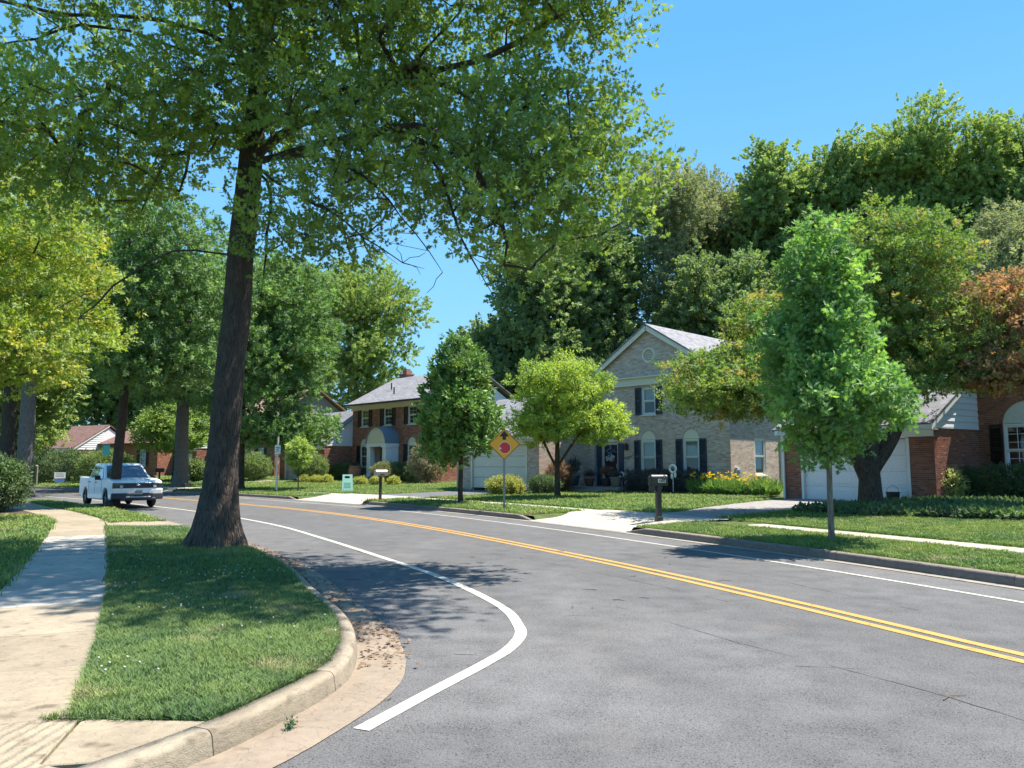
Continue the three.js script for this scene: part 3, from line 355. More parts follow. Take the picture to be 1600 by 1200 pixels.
// garage wing left of the main block: x -Wg..0, front at z = p, ridge parallel to the front
function garage(H, o) {
  const { p, Wg, hg = 2.55, dep = 6.6, pal, mortar, roof, doorM } = o, dw = o.door[1] - o.door[0], dx = (o.door[0] + o.door[1]) / 2, rise = o.rise || 2.1, rz = p - dep / 2;
  wall(H, 'wall', [-Wg, 0, p], 0, Wg, hg, [{ x: dx + Wg, y: -0.3, w: dw, h: 2.2 + 0.3 }], pal, mortar);
  wall(H, 'wall', [0, 0, p], Math.PI / 2, Math.min(dep, p + (o.extra || 0)), hg, [], pal, mortar);
  part('wall', box(0.2, hg, dep - 0.02, -Wg + 0.1, hg / 2, p - dep / 2 - 0.2), mortar, H); part('wall', box(Wg - 0.4, hg, 0.2, -Wg / 2, hg / 2, p - dep - 0.09), mortar, H);
  const D = new THREE.Group(); D.name = 'garage_door'; D.position.set(dx, 0, p - 0.12); H.add(D);
  for (let r = 0; r < 4; r++) { if (o.plainDoor) part('panel', rbox(dw - 0.02, 0.535, 0.05, 0, 0.275 + r * 0.545, 0, 0.012), doorM, D); else for (let c = 0; c < 4; c++) { const w = dw / 4; part('panel', [rbox(w - 0.003, 0.54, 0.04, -dw / 2 + w * (c + 0.5), 0.275 + r * 0.545, 0, 0.008), rbox(w - 0.24, 0.34, 0.05, -dw / 2 + w * (c + 0.5), 0.275 + r * 0.545, 0.008, 0.012)], doorM, D); } }
  part('door_frame', [box(0.1, 2.28, 0.12, dx - dw / 2 - 0.02, 1.14, p - 0.03), box(0.1, 2.28, 0.12, dx + dw / 2 + 0.02, 1.14, p - 0.03), box(dw + 0.14, 0.12, 0.12, dx, 2.26, p - 0.03)], o.trim || trimW, H);
  const ov = 0.32; part('fascia', [box(Wg + 0.3, 0.2, 0.03, -Wg / 2, hg + 0.0, p + ov), box(Wg + 0.28, 0.02, ov + 0.1, -Wg / 2, hg - 0.09, p + ov / 2), box(Wg + 0.02, 0.22, 0.05, -Wg / 2, hg - 0.2, p + 0.02)], o.trim || trimW, H);
  const sl = rise / (dep / 2), ey = hg + 0.1 - ov * sl * 0;   // eave edge
  roofSlab(H, [[-Wg - 0.25, ey, p + ov + 0.04], [0.12, ey, p + ov + 0.04], [0.12, ey + rise + ov * sl, rz], [-Wg - 0.25, ey + rise + ov * sl, rz]], 0.08, roof);
  roofSlab(H, [[0.12, ey, p - dep - ov], [-Wg - 0.25, ey, p - dep - ov], [-Wg - 0.25, ey + rise + ov * sl, rz], [0.12, ey + rise + ov * sl, rz]], 0.08, roof);
  // siding in the side gable: single lapped boards
  const bh = o.board || 0.2, z0 = -0.2; for (let k = 0, y = hg; y < hg + rise - 0.1; k++, y += bh) { const zf = p - Math.max(0, (y + 0.02 - hg + 0.0) / sl) + (y === hg ? 0.0 : 0), zb = Math.max(z0, rz * 2 - zf); if (zf - zb < 0.1) break; part('siding_board', box(0.022, bh + 0.02, zf - zb, 0.022, y + bh / 2, (zf + zb) / 2, 0, 0, 0.13), o.siding || sidingW, H); }
  part('gable_wall', (() => { const s = new THREE.Shape(); s.moveTo(-p, hg); s.lineTo(-rz, hg + rise); s.lineTo(-rz + dep / 2, hg); s.closePath(); return new THREE.ExtrudeGeometry(s, { depth: 0.1, bevelEnabled: false }).rotateY(Math.PI / 2).translate(-0.1, 0, 0); })(), o.siding || sidingW, H);
  part('rake_board', (() => { const L = Math.hypot(dep / 2 + ov, rise + ov * sl), an = Math.atan2(rise, dep / 2); return box(0.03, 0.17, L, 0.1, ey - 0.13 + (rise + ov * sl) / 2, (p + ov + rz) / 2, an); })(), o.trim || trimW, H);
  part('band_board', box(0.03, 0.07, p - 0.02, 0.03, hg - 0.01, p / 2), o.trim || trimW, H);
}
const turnOf = (x, z) => -Math.atan2(z, x);
// house of pale mixed brick with the gable to the street
{
  const gy = 0.48, H = thing('brick_house', 'pale grey-brown brick house with front gable, round vent and navy shutters', 'house', [3.65, gy, -40.1], turnOf(.695, .719), 'brick houses along the street'), W = 8.5, he = 5.1, ap = 7.75;
  const win = [{ x: 4.13, y: 0.72, w: 0.86, h: 1.66, arch: 1 }, { x: 6.51, y: 0.72, w: 0.86, h: 1.66, arch: 1 }, { x: 4.2, y: 3.58, w: 0.8, h: 1.34 }, { x: 6.55, y: 3.58, w: 0.8, h: 1.34 }];
  wall(H, 'wall', [0, 0, 0], 0, W, he, [...win, { x: 1.8, y: 0.16, w: 0.98, h: 2.17 }, { x: 4.25, y: 6.46, round: 0.31 }], PAL.grey, mortarGrey, [W / 2, ap]);
  const sideWin = { x: 2.62, y: 0.72, w: 1.0, h: 1.7 };
  wall(H, 'wall', [W, 0, 0], Math.PI / 2, 8.4, he + 0.05, [sideWin], PAL.grey, mortarGrey);
  part('wall', box(0.2, he, 8.2, 0.1, he / 2, -4.4), mortarGrey, H); part('wall', box(W - 0.4, he, 0.2, W / 2, he / 2, -8.3), mortarGrey, H);
  win.forEach((o, i) => windowIn(H, [o.x, o.y, 0], 0, o.w, o.h, { arch: o.arch, shut: navy, shutW: 0.36, blind: [0.5, 0.5, 0.52, 0.5][i] }));
  windowIn(H, [W, sideWin.y, -sideWin.x], Math.PI / 2, sideWin.w, sideWin.h, { blind: 0.5, sillM: trimCream });
  // door with side shutters, transom and wreath
  const D = new THREE.Group(); D.name = 'front_door'; D.position.set(1.8, 0.16, -0.12); H.add(D);
  part('door_leaf', [rbox(0.86, 2.02, 0.05, 0, 1.01, 0, 0.01), rbox(0.3, 0.7, 0.06, -0.2, 1.5, 0.004, 0.01), rbox(0.3, 0.7, 0.06, 0.2, 1.5, 0.004, 0.01), rbox(0.3, 0.6, 0.06, -0.2, 0.5, 0.004, 0.01), rbox(0.3, 0.6, 0.06, 0.2, 0.5, 0.004, 0.01)], painted([0.012, 0.008, 0.02], 0.4), D);
  const brass = mat([0.6, 0.55, 0.45], 0.3, { metalness: 0.9 }); part('handle', rbox(0.03, 0.22, 0.04, 0.36, 0.98, 0.05, 0.012), brass, D); part('mail_slot', rbox(0.14, 0.045, 0.02, 0, 0.88, 0.035, 0.008), brass, D); part('door_frame', [box(0.06, 2.17, 0.1, -0.46, 1.085, 0.03), box(0.06, 2.17, 0.1, 0.46, 1.085, 0.03), box(0.86, 0.12, 0.1, 0, 2.1, 0.03)], trimW, D);
  for (const s of [-1, 1]) part('shutter', [box(0.34, 2.1, 0.03, 1.8 + s * 0.7, 1.2, 0.02), box(0.26, 0.9, 0.045, 1.8 + s * 0.7, 1.7, 0.024), box(0.26, 0.85, 0.045, 1.8 + s * 0.7, 0.68, 0.024)], navy, H);
  part('transom_panel', box(1.5, 0.2, 0.05, 1.8, 2.44, 0.02), trimCream, H);
  part('portico_post', [cyl(0.05, 0.06, 2.4, 1.28, 1.3, 0.5, 10), box(0.14, 0.3, 0.14, 1.28, 0.95, 0.5)], painted([0.16, 0.2, 0.24]), H);
  part('step', [rbox(3.9, 0.14, 1.6, 1.6, 0.06, 0.85, 0.02), rbox(2.6, 0.08, 2.2, 1.6, -0.04, 1.2, 0.02)], conc([0.30, 0.27, 0.23]), H);
  // cornice and gable trim
  part('frieze', [box(W + 0.3, 0.3, 0.06, W / 2, he + 0.14, 0.05), box(W + 0.44, 0.06, 0.22, W / 2, he + 0.32, 0.1), box(W + 0.36, 0.09, 0.12, W / 2, he - 0.03, 0.07)], trimCream, H);
  const an = Math.atan2(ap - he, W / 2), L = Math.hypot(W / 2 + 0.5, (W / 2 + 0.5) * Math.tan(an));
  for (const s of [-1, 1]) { part('rake_board', box(L, 0.26, 0.06, W / 2 + s * (W / 4 + 0.25), ap + 0.06 - (W / 4 + 0.25) * Math.tan(an), 0.2, 0, 0, -s * an), trimCream, H); const ex = W / 2 + s * (W / 2 + 0.5), ey = ap + 0.24 - (W / 2 + 0.5) * Math.tan(an), a = [ex, ey, 0.27], b = [ex, ey, -8.7], c = [W / 2, ap + 0.24, -8.7], d = [W / 2, ap + 0.24, 0.27]; roofSlab(H, s > 0 ? [a, b, c, d] : [b, a, d, c], 0.07, roofGrey); part('soffit', box(0.5, 0.03, 8.6, ex - s * 0.25, he + 0.02, -4.2), trimCream, H); part('gutter', rbox(0.11, 0.11, 8.8, ex + s * 0.03, ey - 0.06, -4.2, 0.03), trimCream, H); }
  const vg = new THREE.Group(); vg.name = 'round_vent'; vg.position.set(4.25, 6.46, 0); H.add(vg); part('vent_ring', new THREE.TorusGeometry(0.33, 0.055, 10, 28), trimCream, vg); part('vent_back', new THREE.CircleGeometry(0.31, 24).translate(0, 0, -0.19), barkBrown, vg); for (let i = -3; i <= 3; i++) part('louver', box(2 * Math.sqrt(0.31 ** 2 - (i * 0.085) ** 2), 0.07, 0.012, 0, i * 0.085, -0.03, 0.6), trimW, vg);
  part('lantern', [rbox(0.16, 0.26, 0.16, 2.9, 2.03, 0.14, 0.02), cyl(0.02, 0.11, 0.1, 2.9, 2.21, 0.14, 6), box(0.05, 0.2, 0.1, 2.9, 2.02, 0.04)], mat([0.015, 0.012, 0.012], 0.4), H);
  part('number_script', tube([[2.7, 1.48], [2.78, 1.58], [2.82, 1.48], [2.92, 1.6], [2.95, 1.5], [3.03, 1.62], [3.08, 1.54], [3.18, 1.66], [3.26, 1.68]].map(([x, y]) => V(x, y, 0.03)), Array(9).fill(0.014), 5), mat([0.02, 0.02, 0.02], 0.4), H);
  part('meter_box', [rbox(0.13, 0.46, 0.3, W + 0.07, 0.85, -0.45, 0.02), cyl(0.1, 0.1, 0.12, 0, 0, 0, 14).rotateZ(Math.PI / 2).translate(W + 0.17, 0.92, -0.45), cyl(0.025, 0.025, 0.7, W + 0.05, 0.3, -0.45, 8)], mat([0.42, 0.43, 0.42], 0.4, { metalness: 0.5 }), H);
  part('downspout', [box(0.09, 4.9, 0.07, W + 0.06, 2.55, -4.55), box(0.09, 0.25, 0.07, W + 0.12, 0.08, -4.55, 0, 0, 0.7)], trimWhite, H);
  garage(H, { p: 3.25, Wg: 6.2, door: [-4.95, -0.86], pal: PAL.grey, mortar: mortarGrey, roof: roofGrey, doorM: doorCream, plainDoor: true, trim: trimCream, siding: painted([0.42, 0.42, 0.38]), board: 0.17 });
  // wreath hangs on the door
  const wr = thing('door_wreath', 'blue and white floral wreath hanging on the navy front door', 'wreath'); H.updateMatrixWorld(true); wr.position.copy(H.localToWorld(V(1.8, 1.72, -0.03))); wr.rotation.y = H.rotation.y; part('wreath_ring', new THREE.TorusGeometry(0.2, 0.03, 8, 24), barkBrown, wr);
  const fl = [], fc = [], M = new THREE.Matrix4(); for (let i = 0; i < 46; i++) { const a = R() * 6.3, low = i < 26, r = rr(0.14, 0.26); fl.push(M.compose(V(Math.cos(a) * r, (low ? -0.17 : 0.17) + Math.sin(a) * r * 0.45, rr(0.0, 0.06)), new THREE.Quaternion().setFromEuler(new THREE.Euler(R() * 3, R() * 3, R() * 3)), V(1, 1, 1).multiplyScalar(rr(0.6, 1.1))).clone()); fc.push(low ? col(0.75, 0.76, 0.78) : col(0.16, 0.24, 0.36)); }
  copies('petals', spray('round', 6, 0.1, 0.02, 1.2), LM, fl, wr, fc); part('ribbon_hook', box(0.02, 0.32, 0.01, 0, 0.34, 0.02), trimWhite, wr);
}
// deep red brick house with the white garage door
{
  const gy = 0.34, H = thing('brick_house', 'deep red brick house with white panelled garage door and white siding', 'house', [15.98, gy, -26.56], turnOf(.547, .837), 'brick houses along the street'), W = 9.5, he = 5.35;
  const wins = [{ x: 1.55, y: 0.92, w: 1.5, h: 1.75, arch: 1 }, { x: 5.8, y: 0.92, w: 1.5, h: 1.75, arch: 1 }];
  wall(H, 'wall', [0, 0, 0], 0, W, he, wins, PAL.deep, mortarRed);
  wins.forEach(o => windowIn(H, [o.x, o.y, 0], 0, o.w, o.h, { arch: 1, lights: [4, 3], shut: shutBlack, shutW: 0.4, frame: trimWhite, panel: trimW }));
  part('wall', [box(0.2, he, 8, 0.1, he / 2, -4.25), box(0.2, he, 8, W - 0.1, he / 2, -4.25), box(W - 0.4, he, 0.2, W / 2, he / 2, -8.2)], mortarRed, H);
  roofSlab(H, [[-0.3, he, 0.45], [W + 0.3, he, 0.45], [W + 0.3, he + 2.3, -4.2], [-0.3, he + 2.3, -4.2]], 0.08, roofGrey); roofSlab(H, [[W + 0.3, he, -8.8], [-0.3, he, -8.8], [-0.3, he + 2.3, -4.2], [W + 0.3, he + 2.3, -4.2]], 0.08, roofGrey);
  part('fascia', [box(W + 0.6, 0.2, 0.04, W / 2, he - 0.04, 0.43), box(W + 0.5, 0.03, 0.4, W / 2, he - 0.12, 0.22)], trimWhite, H);
  part('gable_wall', (() => { const s = new THREE.Shape(); s.moveTo(0, he); s.lineTo(4.2, he + 2.2); s.lineTo(8.3, he); s.closePath(); return new THREE.ExtrudeGeometry(s, { depth: 0.1, bevelEnabled: false }).rotateY(Math.PI / 2); })(), sidingW, H);
  garage(H, { p: 2.86, Wg: 5.75, door: [-4.93, -0.88], pal: PAL.deep, mortar: mortarRed, roof: roofGrey, doorM: doorWhite, trim: trimWhite, siding: sidingW, board: 0.21, rise: 2.0 });
  part('downspout', [box(0.08, 2.5, 0.06, -5.72, 1.3, 2.95)], trimWhite, H);
}
// red brick house with the arched porch
{
  const gy = 0.62, H = thing('brick_house', 'red brick house with white barrel-arched porch and dark shutters', 'house', [-11.94, gy, -58], turnOf(.711, .703), 'brick houses along the street'), W = 9.2, he = 5.4;
  const ws = [[1.6, 3.85, 0.95, 1.3], [4.4, 3.85, 0.95, 1.3], [7.2, 3.85, 0.95, 1.3]], ls = [[1.55, 0.9, 0.95, 1.6], [7.2, 0.9, 0.95, 1.6]];
  wall(H, 'wall', [0, 0, 0], 0, W, he, [...ws.map(a => ({ x: a[0], y: a[1], w: a[2], h: a[3] })), ...ls.map(a => ({ x: a[0], y: a[1], w: a[2], h: a[3], arch: 1 })), { x: 4.6, y: 0.3, w: 1.0, h: 2.15 }], PAL.red, mortarRed);
  for (const a of ws) windowIn(H, [a[0], a[1], 0], 0, a[2], a[3], { lights: [2, 2], shut: shutBrown, shutW: 0.4, frame: trimW }); for (const a of ls) windowIn(H, [a[0], a[1], 0], 0, a[2], a[3], { arch: 1, lights: [2, 2], shut: shutBrown, shutW: 0.4, frame: trimW, panel: trimCream });
  wall(H, 'wall', [W, 0, 0], Math.PI / 2, 8, he, [], PAL.red, mortarRed); part('wall', [box(0.2, he, 8, 0.1, he / 2, -4.25), box(W - 0.4, he, 0.2, W / 2, he / 2, -8)], mortarRed, H);
  part('fascia', [box(W + 0.3, 0.34, 0.05, W / 2, he - 0.14, 0.04), box(W + 0.5, 0.03, 0.5, W / 2, he + 0.02, 0.25)], trimCream, H); part('gutter', rbox(W + 0.7, 0.13, 0.13, W / 2, he + 0.07, 0.55, 0.03), gutterM, H);
  roofSlab(H, [[-0.35, he + 0.1, 0.5], [W + 0.35, he + 0.1, 0.5], [W + 0.35, he + 2.5, -4.1], [-0.35, he + 2.5, -4.1]], 0.08, roofGrey); roofSlab(H, [[W + 0.35, he + 0.1, -8.7], [-0.35, he + 0.1, -8.7], [-0.35, he + 2.5, -4.1], [W + 0.35, he + 2.5, -4.1]], 0.08, roofGrey);
  part('gable_wall', (() => { const s = new THREE.Shape(); s.moveTo(0.2, he); s.lineTo(4.1, he + 2.2); s.lineTo(8.1, he); s.closePath(); const e = new THREE.ExtrudeGeometry(s, { depth: 0.1, bevelEnabled: false }).rotateY(Math.PI / 2); return mergeGeometries([e.clone(), e.clone().translate(W - 0.15, 0, 0)]); })(), sidingW, H);
  part('vent_pipe', [cyl(0.05, 0.05, 0.5, 2.6, he + 1.5, -1.6), cyl(0.05, 0.05, 0.55, 4.0, he + 1.0, -0.8)], dark, H);
  part('chimney', [box(0.9, 2.6, 0.7, 0.5, he + 1.5, -4.6), box(1.0, 0.12, 0.8, 0.5, he + 2.8, -4.6), box(0.5, 0.35, 0.4, 0.5, he + 3.05, -4.6)], mat([0.30, 0.15, 0.10], 0.9), H);
  // porch: arched front, barrel roof, columns
  const P = new THREE.Group(); P.name = 'porch'; P.position.set(4.6, 0, 0); H.add(P), 0; const a0 = 2.55; const s = new THREE.Shape(); s.moveTo(-1.1, a0); s.absarc(0, a0, 1.1, Math.PI, 0, true); s.closePath(); part('arch_front', new THREE.ExtrudeGeometry(s, { depth: 0.08, bevelEnabled: false, curveSegments: 24 }).translate(0, 0, 1.05), trimCream, P);
  part('barrel_roof', (() => { const r = new THREE.Shape(); r.absarc(0, 0, 1.17, 0, Math.PI, false); r.absarc(0, 0, 1.11, Math.PI, 0, true); r.closePath(); return new THREE.ExtrudeGeometry(r, { depth: 1.2, bevelEnabled: false, curveSegments: 28 }).translate(0, a0, 0.0); })(), painted([0.17, 0.23, 0.29], 0.5), P);
  part('lintel', [box(2.3, 0.22, 0.12, 0, a0 - 0.1, 1.06), box(0.12, 0.22, 1.1, -1.1, a0 - 0.1, 0.52), box(0.12, 0.22, 1.1, 1.1, a0 - 0.1, 0.52)], trimWhite, P);
  for (const q of [-1, 1]) { part('column', [rbox(0.42, a0 - 0.4, 0.42, q * 0.92, a0 / 2 + 0.05, 0.9, 0.02), rbox(0.5, 0.14, 0.5, q * 0.92, 0.3, 0.9, 0.02), rbox(0.5, 0.12, 0.5, q * 0.92, a0 - 0.26, 0.9, 0.02)], trimWhite, P); part('porch_panel', box(0.08, a0 - 0.4, 0.7, q * 1.05, a0 / 2 + 0.05, 0.35), trimWhite, P); }
  part('front_door', [rbox(0.95, 2.1, 0.06, 4.6, 1.35, -0.1, 0.01), rbox(0.3, 0.8, 0.07, 4.38, 1.8, -0.096, 0.01), rbox(0.3, 0.8, 0.07, 4.82, 1.8, -0.096, 0.01)], painted([0.015, 0.012, 0.012], 0.4), H); part('step', [box(2.6, 0.28, 1.5, 4.6, 0.12, 0.75), box(2.2, 0.14, 0.5, 4.6, 0.05, 1.7)], conc([0.22, 0.21, 0.2]), H);
  garage(H, { p: 2.36, Wg: 6.4, hg: 2.5, door: [-5.5, -0.9], pal: PAL.red, mortar: mortarRed, roof: roofGrey, doorM: doorGrey, plainDoor: true, siding: sidingW, rise: 2.4 });
}
// two more houses of the row, mostly behind trees
function farHouse(label, x, z, ax, az, roof, gy, o = {}) {
  const H = thing('brick_house', label, 'house', [x, gy, z], turnOf(ax, az), 'brick houses along the street'), W = 9, he = o.he || 5.3; wall(H, 'wall', [0, 0, 0], 0, W, he, [{ x: 2, y: 0.9, w: 1, h: 1.6 }, { x: 6.8, y: 0.9, w: 1, h: 1.6 }], PAL.red, mortarRed); wall(H, 'wall', [W, 0, 0], Math.PI / 2, 8, he, [], PAL.red, mortarRed);
  part('wall', [box(0.2, he, 8, 0.1, he / 2, -4.25), box(W - 0.4, he, 0.2, W / 2, he / 2, -8)], mortarRed, H); for (const q of [2, 6.8]) windowIn(H, [q, 0.9, 0], 0, 1, 1.6, { lights: [2, 2], shut: shutBlack });
  const rh = o.rh || 2.4; roofSlab(H, [[-0.3, he, 0.45], [W + 0.35, he, 0.45], [W + 0.35, he + rh, -4.1], [-0.3, he + rh, -4.1]], 0.08, roof); roofSlab(H, [[W + 0.35, he, -8.6], [-0.3, he, -8.6], [-0.3, he + rh, -4.1], [W + 0.35, he + rh, -4.1]], 0.08, roof); part('gable_wall', (() => { const s = new THREE.Shape(); s.moveTo(0.1, he - 0.05); s.lineTo(4.1, he + rh - 0.2); s.lineTo(8.1, he - 0.05); s.closePath(); return new THREE.ExtrudeGeometry(s, { depth: 0.1, bevelEnabled: false }).rotateY(Math.PI / 2).translate(W - 0.15, 0, 0); })(), o.gable || mortarRed, H);
  garage(H, { p: 2.6, Wg: 6.2, door: [-5.3, -0.9], pal: PAL.red, mortar: mortarRed, roof, doorM: doorWhite, siding: sidingW, rise: 2.2 }); return H;
}
farHouse('red brick house with sunlit tan roof half hidden behind street trees', -27.6, -74.2, .75, .66, roofTan, 0.75, { rh: 2.7 });
farHouse('low brick house with brown roof and white gable siding by far bend', -41, -77.5, .86, .51, roofBrown, 0.7, { he: 3.1, rh: 2 });
// ---------- trees ----------
const G1 = 'street and garden trees', W1 = 'tall trees behind the houses';
tree('oak_tree', 'big oak with thick dark trunk and spreading branches on the corner verge', { x: -5.43, z: -14.35, y: 0.14, top: 14, lean: [0.72, 0], r0: 0.27, taper: 0.62, flare: 1.0, flareH: 0.62, seg: 96, ridge: 0.16, clear: 7.4, seed: 21, clumps: 850, gap: 0.5, per: 24, clumpR: 0.56, shell: 0.55, spray: 'oak', leaf: 0.76, flat: 0.5, step: 0.5, twig: 0.008, arch: 0.02, weep: true, c1: [0.055, 0.11, 0.016], c2: [0.12, 0.205, 0.024], c3: [0.17, 0.25, 0.03], c3share: 0.12,
  env: [[3.5, 11.8, 2.3, 6.0, 2.4, 3.7, 6], [1.9, 9.7, 1, 5.7, 2.9, 4.6, 5.4], [6.0, 6.5, 2.1, 1.95, 1.95, 1.7, 2.3], [3.1, 6.9, 1.5, 2.3, 1.3, 1.9, 0.9], [-2.9, 7.4, 0.8, 3.0, 1.6, 3.0, 2], [1.8, 5.9, 0.7, 1.3, 1.1, 1.2, 0.4], [-0.9, 7.9, 0.9, 1.7, 1.1, 1.6, 0.7], [7.6, 10.6, 4.3, 1.9, 1.2, 1.9, 0.9], [6.5, 9.2, 2.0, 1.3, 1.3, 1.5, 0.8]],
  limbs: [{ y: 7.6, weight: 26, pts: [[1.2, 7.9, 0.2], [2.56, 8.3, 0.55], [3.77, 8.5, 1.15], [5.21, 8.55, 1.75], [6.2, 9.0, 2.1]] }, { y: 7.9, weight: 5, pts: [[2.6, 8.2, 1.2], [4.35, 7.9, 1.85], [5.3, 6.9, 2.35], [6.2, 5.7, 2.75]] }, { y: 9.2, weight: 14, pts: [[0.2, 9.4, 0.35], [-1.1, 9.7, 0.85], [-2.5, 9.5, 1.35], [-3.45, 9.5, 1.75], [-4.2, 9.6, 2]] }, { y: 9, bare: 1, pts: [[-2.2, 9.3, 1.35], [-2.85, 8.9, 1.55], [-3.4, 8.7, 1.75], [-4.2, 8.3, 1.9]] },
    { y: 7.4, bare: 1, pts: [[2.2, 6.9, 1.2], [3.3, 6.0, 1.85], [3.8, 5.33, 1.95], [4.3, 4.65, 2.05]] }, { y: 7.5, bare: 1, pts: [[3.6, 7.1, 1.7], [4.4, 5.9, 2.15], [4.65, 5.05, 2.15], [5.15, 4.2, 2.15]] }, { y: 7.2, bare: 1, pts: [[1.2, 6.6, 0.8], [2.33, 5.85, 1.35], [3.25, 5.15, 1.35], [3.9, 4.85, 1.35]] }, { y: 7.3, bare: 1, pts: [[0.9, 6.7, 0.4], [0.95, 5.6, 0.6], [0.9, 4.6, 0.62]] }, { y: 7.5, bare: 1, pts: [[4.2, 7, 2.1], [5, 6, 2.2], [5.35, 5.2, 2.2], [5.3, 4.7, 2.3]] }, { y: 5.6, bare: 1, pts: [[-0.8, 5.4, 0.5], [-1.6, 4.8, 0.7], [-2.2, 4.1, 0.9]] }] }, G1);
tree('maple_tree', 'yellow-green maple overhanging the footway at picture edge', { x: -15.4, z: -20.6, top: 9.6, r0: 0.24, taper: 0.5, clear: 2.6, seed: 5, clumps: 330, gap: 0.4, per: 24, clumpR: 0.5, spray: 'maple', leaf: 1.35, flat: 0.5, c1: [0.085, 0.15, 0.015], c2: [0.155, 0.24, 0.02], c3: [0.215, 0.24, 0.022], c3share: 0.25, env: [[0.6, 7.0, 0, 5.0, 3.4, 4.8, 4], [1.4, 4.6, 0.6, 3.6, 1.2, 3.2, 1]] }, G1);
tree('slender_tree', 'slim street tree with forked trunk in front of the white pickup', { x: -15.3, z: -30.0, top: 11.5, r0: 0.2, taper: 0.4, bow: 0.25, clear: 4.2, seed: 8, clumps: 230, gap: 0.5, per: 22, clumpR: 0.62, spray: 'mapleBig', bark: barkBrown, c1: [0.035, 0.09, 0.02], c2: [0.075, 0.155, 0.032], env: [[1.4, 8.6, 0, 4.3, 4, 4], [2, 5.4, 0.6, 2.8, 1.1, 2.2, 0.3]], limbs: [{ y: 4.9, weight: 12, pts: [[0.7, 5.3, 0.1], [1.5, 6.1, 0.2], [2.3, 7, 0.2]] }] }, G1);
tree('old_oak', 'old oak with pale grey trunk behind the dark hedge shrub', { x: -25.7, z: -41, top: 17, r0: 0.4, taper: 0.6, clear: 6.3, seg: 16, seed: 11, clumps: 200, gap: 0.8, per: 22, clumpR: 0.95, spray: 'mapleBig', leaf: 1.5, bark: barkGrey, c1: [0.04, 0.10, 0.02], c2: [0.085, 0.17, 0.035], env: [[0.5, 11.5, 0, 6, 5.6, 5.6]] }, G1);
tree('old_oak', 'darker oak trunk standing just beyond the pale grey oak', { x: -29.6, z: -45.5, top: 17, r0: 0.42, taper: 0.6, clear: 6, seed: 12, clumps: 130, gap: 1, per: 20, clumpR: 1.1, spray: 'mapleBig', leaf: 1.7, c1: [0.035, 0.09, 0.02], c2: [0.075, 0.15, 0.03], env: [[0, 12, 0, 5.5, 5.5, 5.5]] }, G1);
tree('old_oak', 'thick grey-barked oak on the lawn behind the pickup', { x: -22.6, z: -53, top: 18, r0: 0.46, taper: 0.6, clear: 5.2, seg: 16, seed: 13, clumps: 200, gap: 0.85, per: 22, clumpR: 1, spray: 'mapleBig', leaf: 1.6, bark: barkGrey, c1: [0.035, 0.10, 0.022], c2: [0.08, 0.165, 0.032], env: [[0.5, 11, 0, 6.2, 6.2, 6]] }, G1);
tree('street_maple', 'leafy tree with low boughs before the middle red brick house', { x: -16.4, z: -47, top: 14.5, r0: 0.22, taper: 0.4, clear: 1.9, seed: 14, clumps: 340, gap: 0.6, per: 22, clumpR: 0.72, spray: 'mapleBig', leaf: 1.25, flat: 0.55, c1: [0.035, 0.09, 0.02], c2: [0.095, 0.19, 0.03], env: [[1.2, 9.4, 0, 4.9, 6, 4.4, 5], [2.8, 3.7, 0.6, 3.6, 1.2, 2.6, 1]] }, G1);
tree('magnolia_tree', 'glossy dark green upright tree between the two mailboxes', { x: -2.02, z: -30.6, top: 6.7, r0: 0.1, taper: 0.4, clear: 1.0, flare: 0.4, seed: 15, clumps: 210, gap: 0.28, per: 19, clumpR: 0.33, spray: 'magnolia', leaf: 0.9, gloss: 1, shell: 0.5, bark: barkBrown, upward: 0.6, twig: 0.006, c1: [0.036, 0.09, 0.018], c2: [0.075, 0.16, 0.026], c3: [0.12, 0.2, 0.03], c3share: 0.1, env: [[0, 3.2, 0, 1.8, 2.1, 1.8, 2], [0, 5.1, 0, 1.25, 1.7, 1.25, 1]] }, G1);
tree('dogwood_tree', 'spreading lime-green tree on the lawn of the gabled house', { x: 1.95, z: -33.5, top: 5.6, r0: 0.13, taper: 0.35, clear: 1.3, flare: 0.3, seed: 16, clumps: 190, gap: 0.34, per: 20, clumpR: 0.38, spray: 'dogwood', leaf: 0.95, flat: 0.42, twig: 0.008, shell: 0.5, bark: barkDark, c1: [0.10, 0.185, 0.024], c2: [0.215, 0.30, 0.032], env: [[0.25, 4.7, 0, 2.4, 1.6, 2.3, 2], [-0.4, 3.2, 0, 2.1, 1.0, 2, 1], [1.9, 3.3, 0.4, 1.4, 1.2, 1.3, 0.7]], limbs: [{ y: 1.0, weight: 16, pts: [[-0.35, 1.9, 0], [-0.75, 2.8, 0.1], [-1.0, 4.0, 0]] }, { y: 1.2, weight: 10, pts: [[0.35, 1.9, 0.1], [0.7, 2.4, 0.2], [1.6, 3.4, 0.3]] }] }, G1);
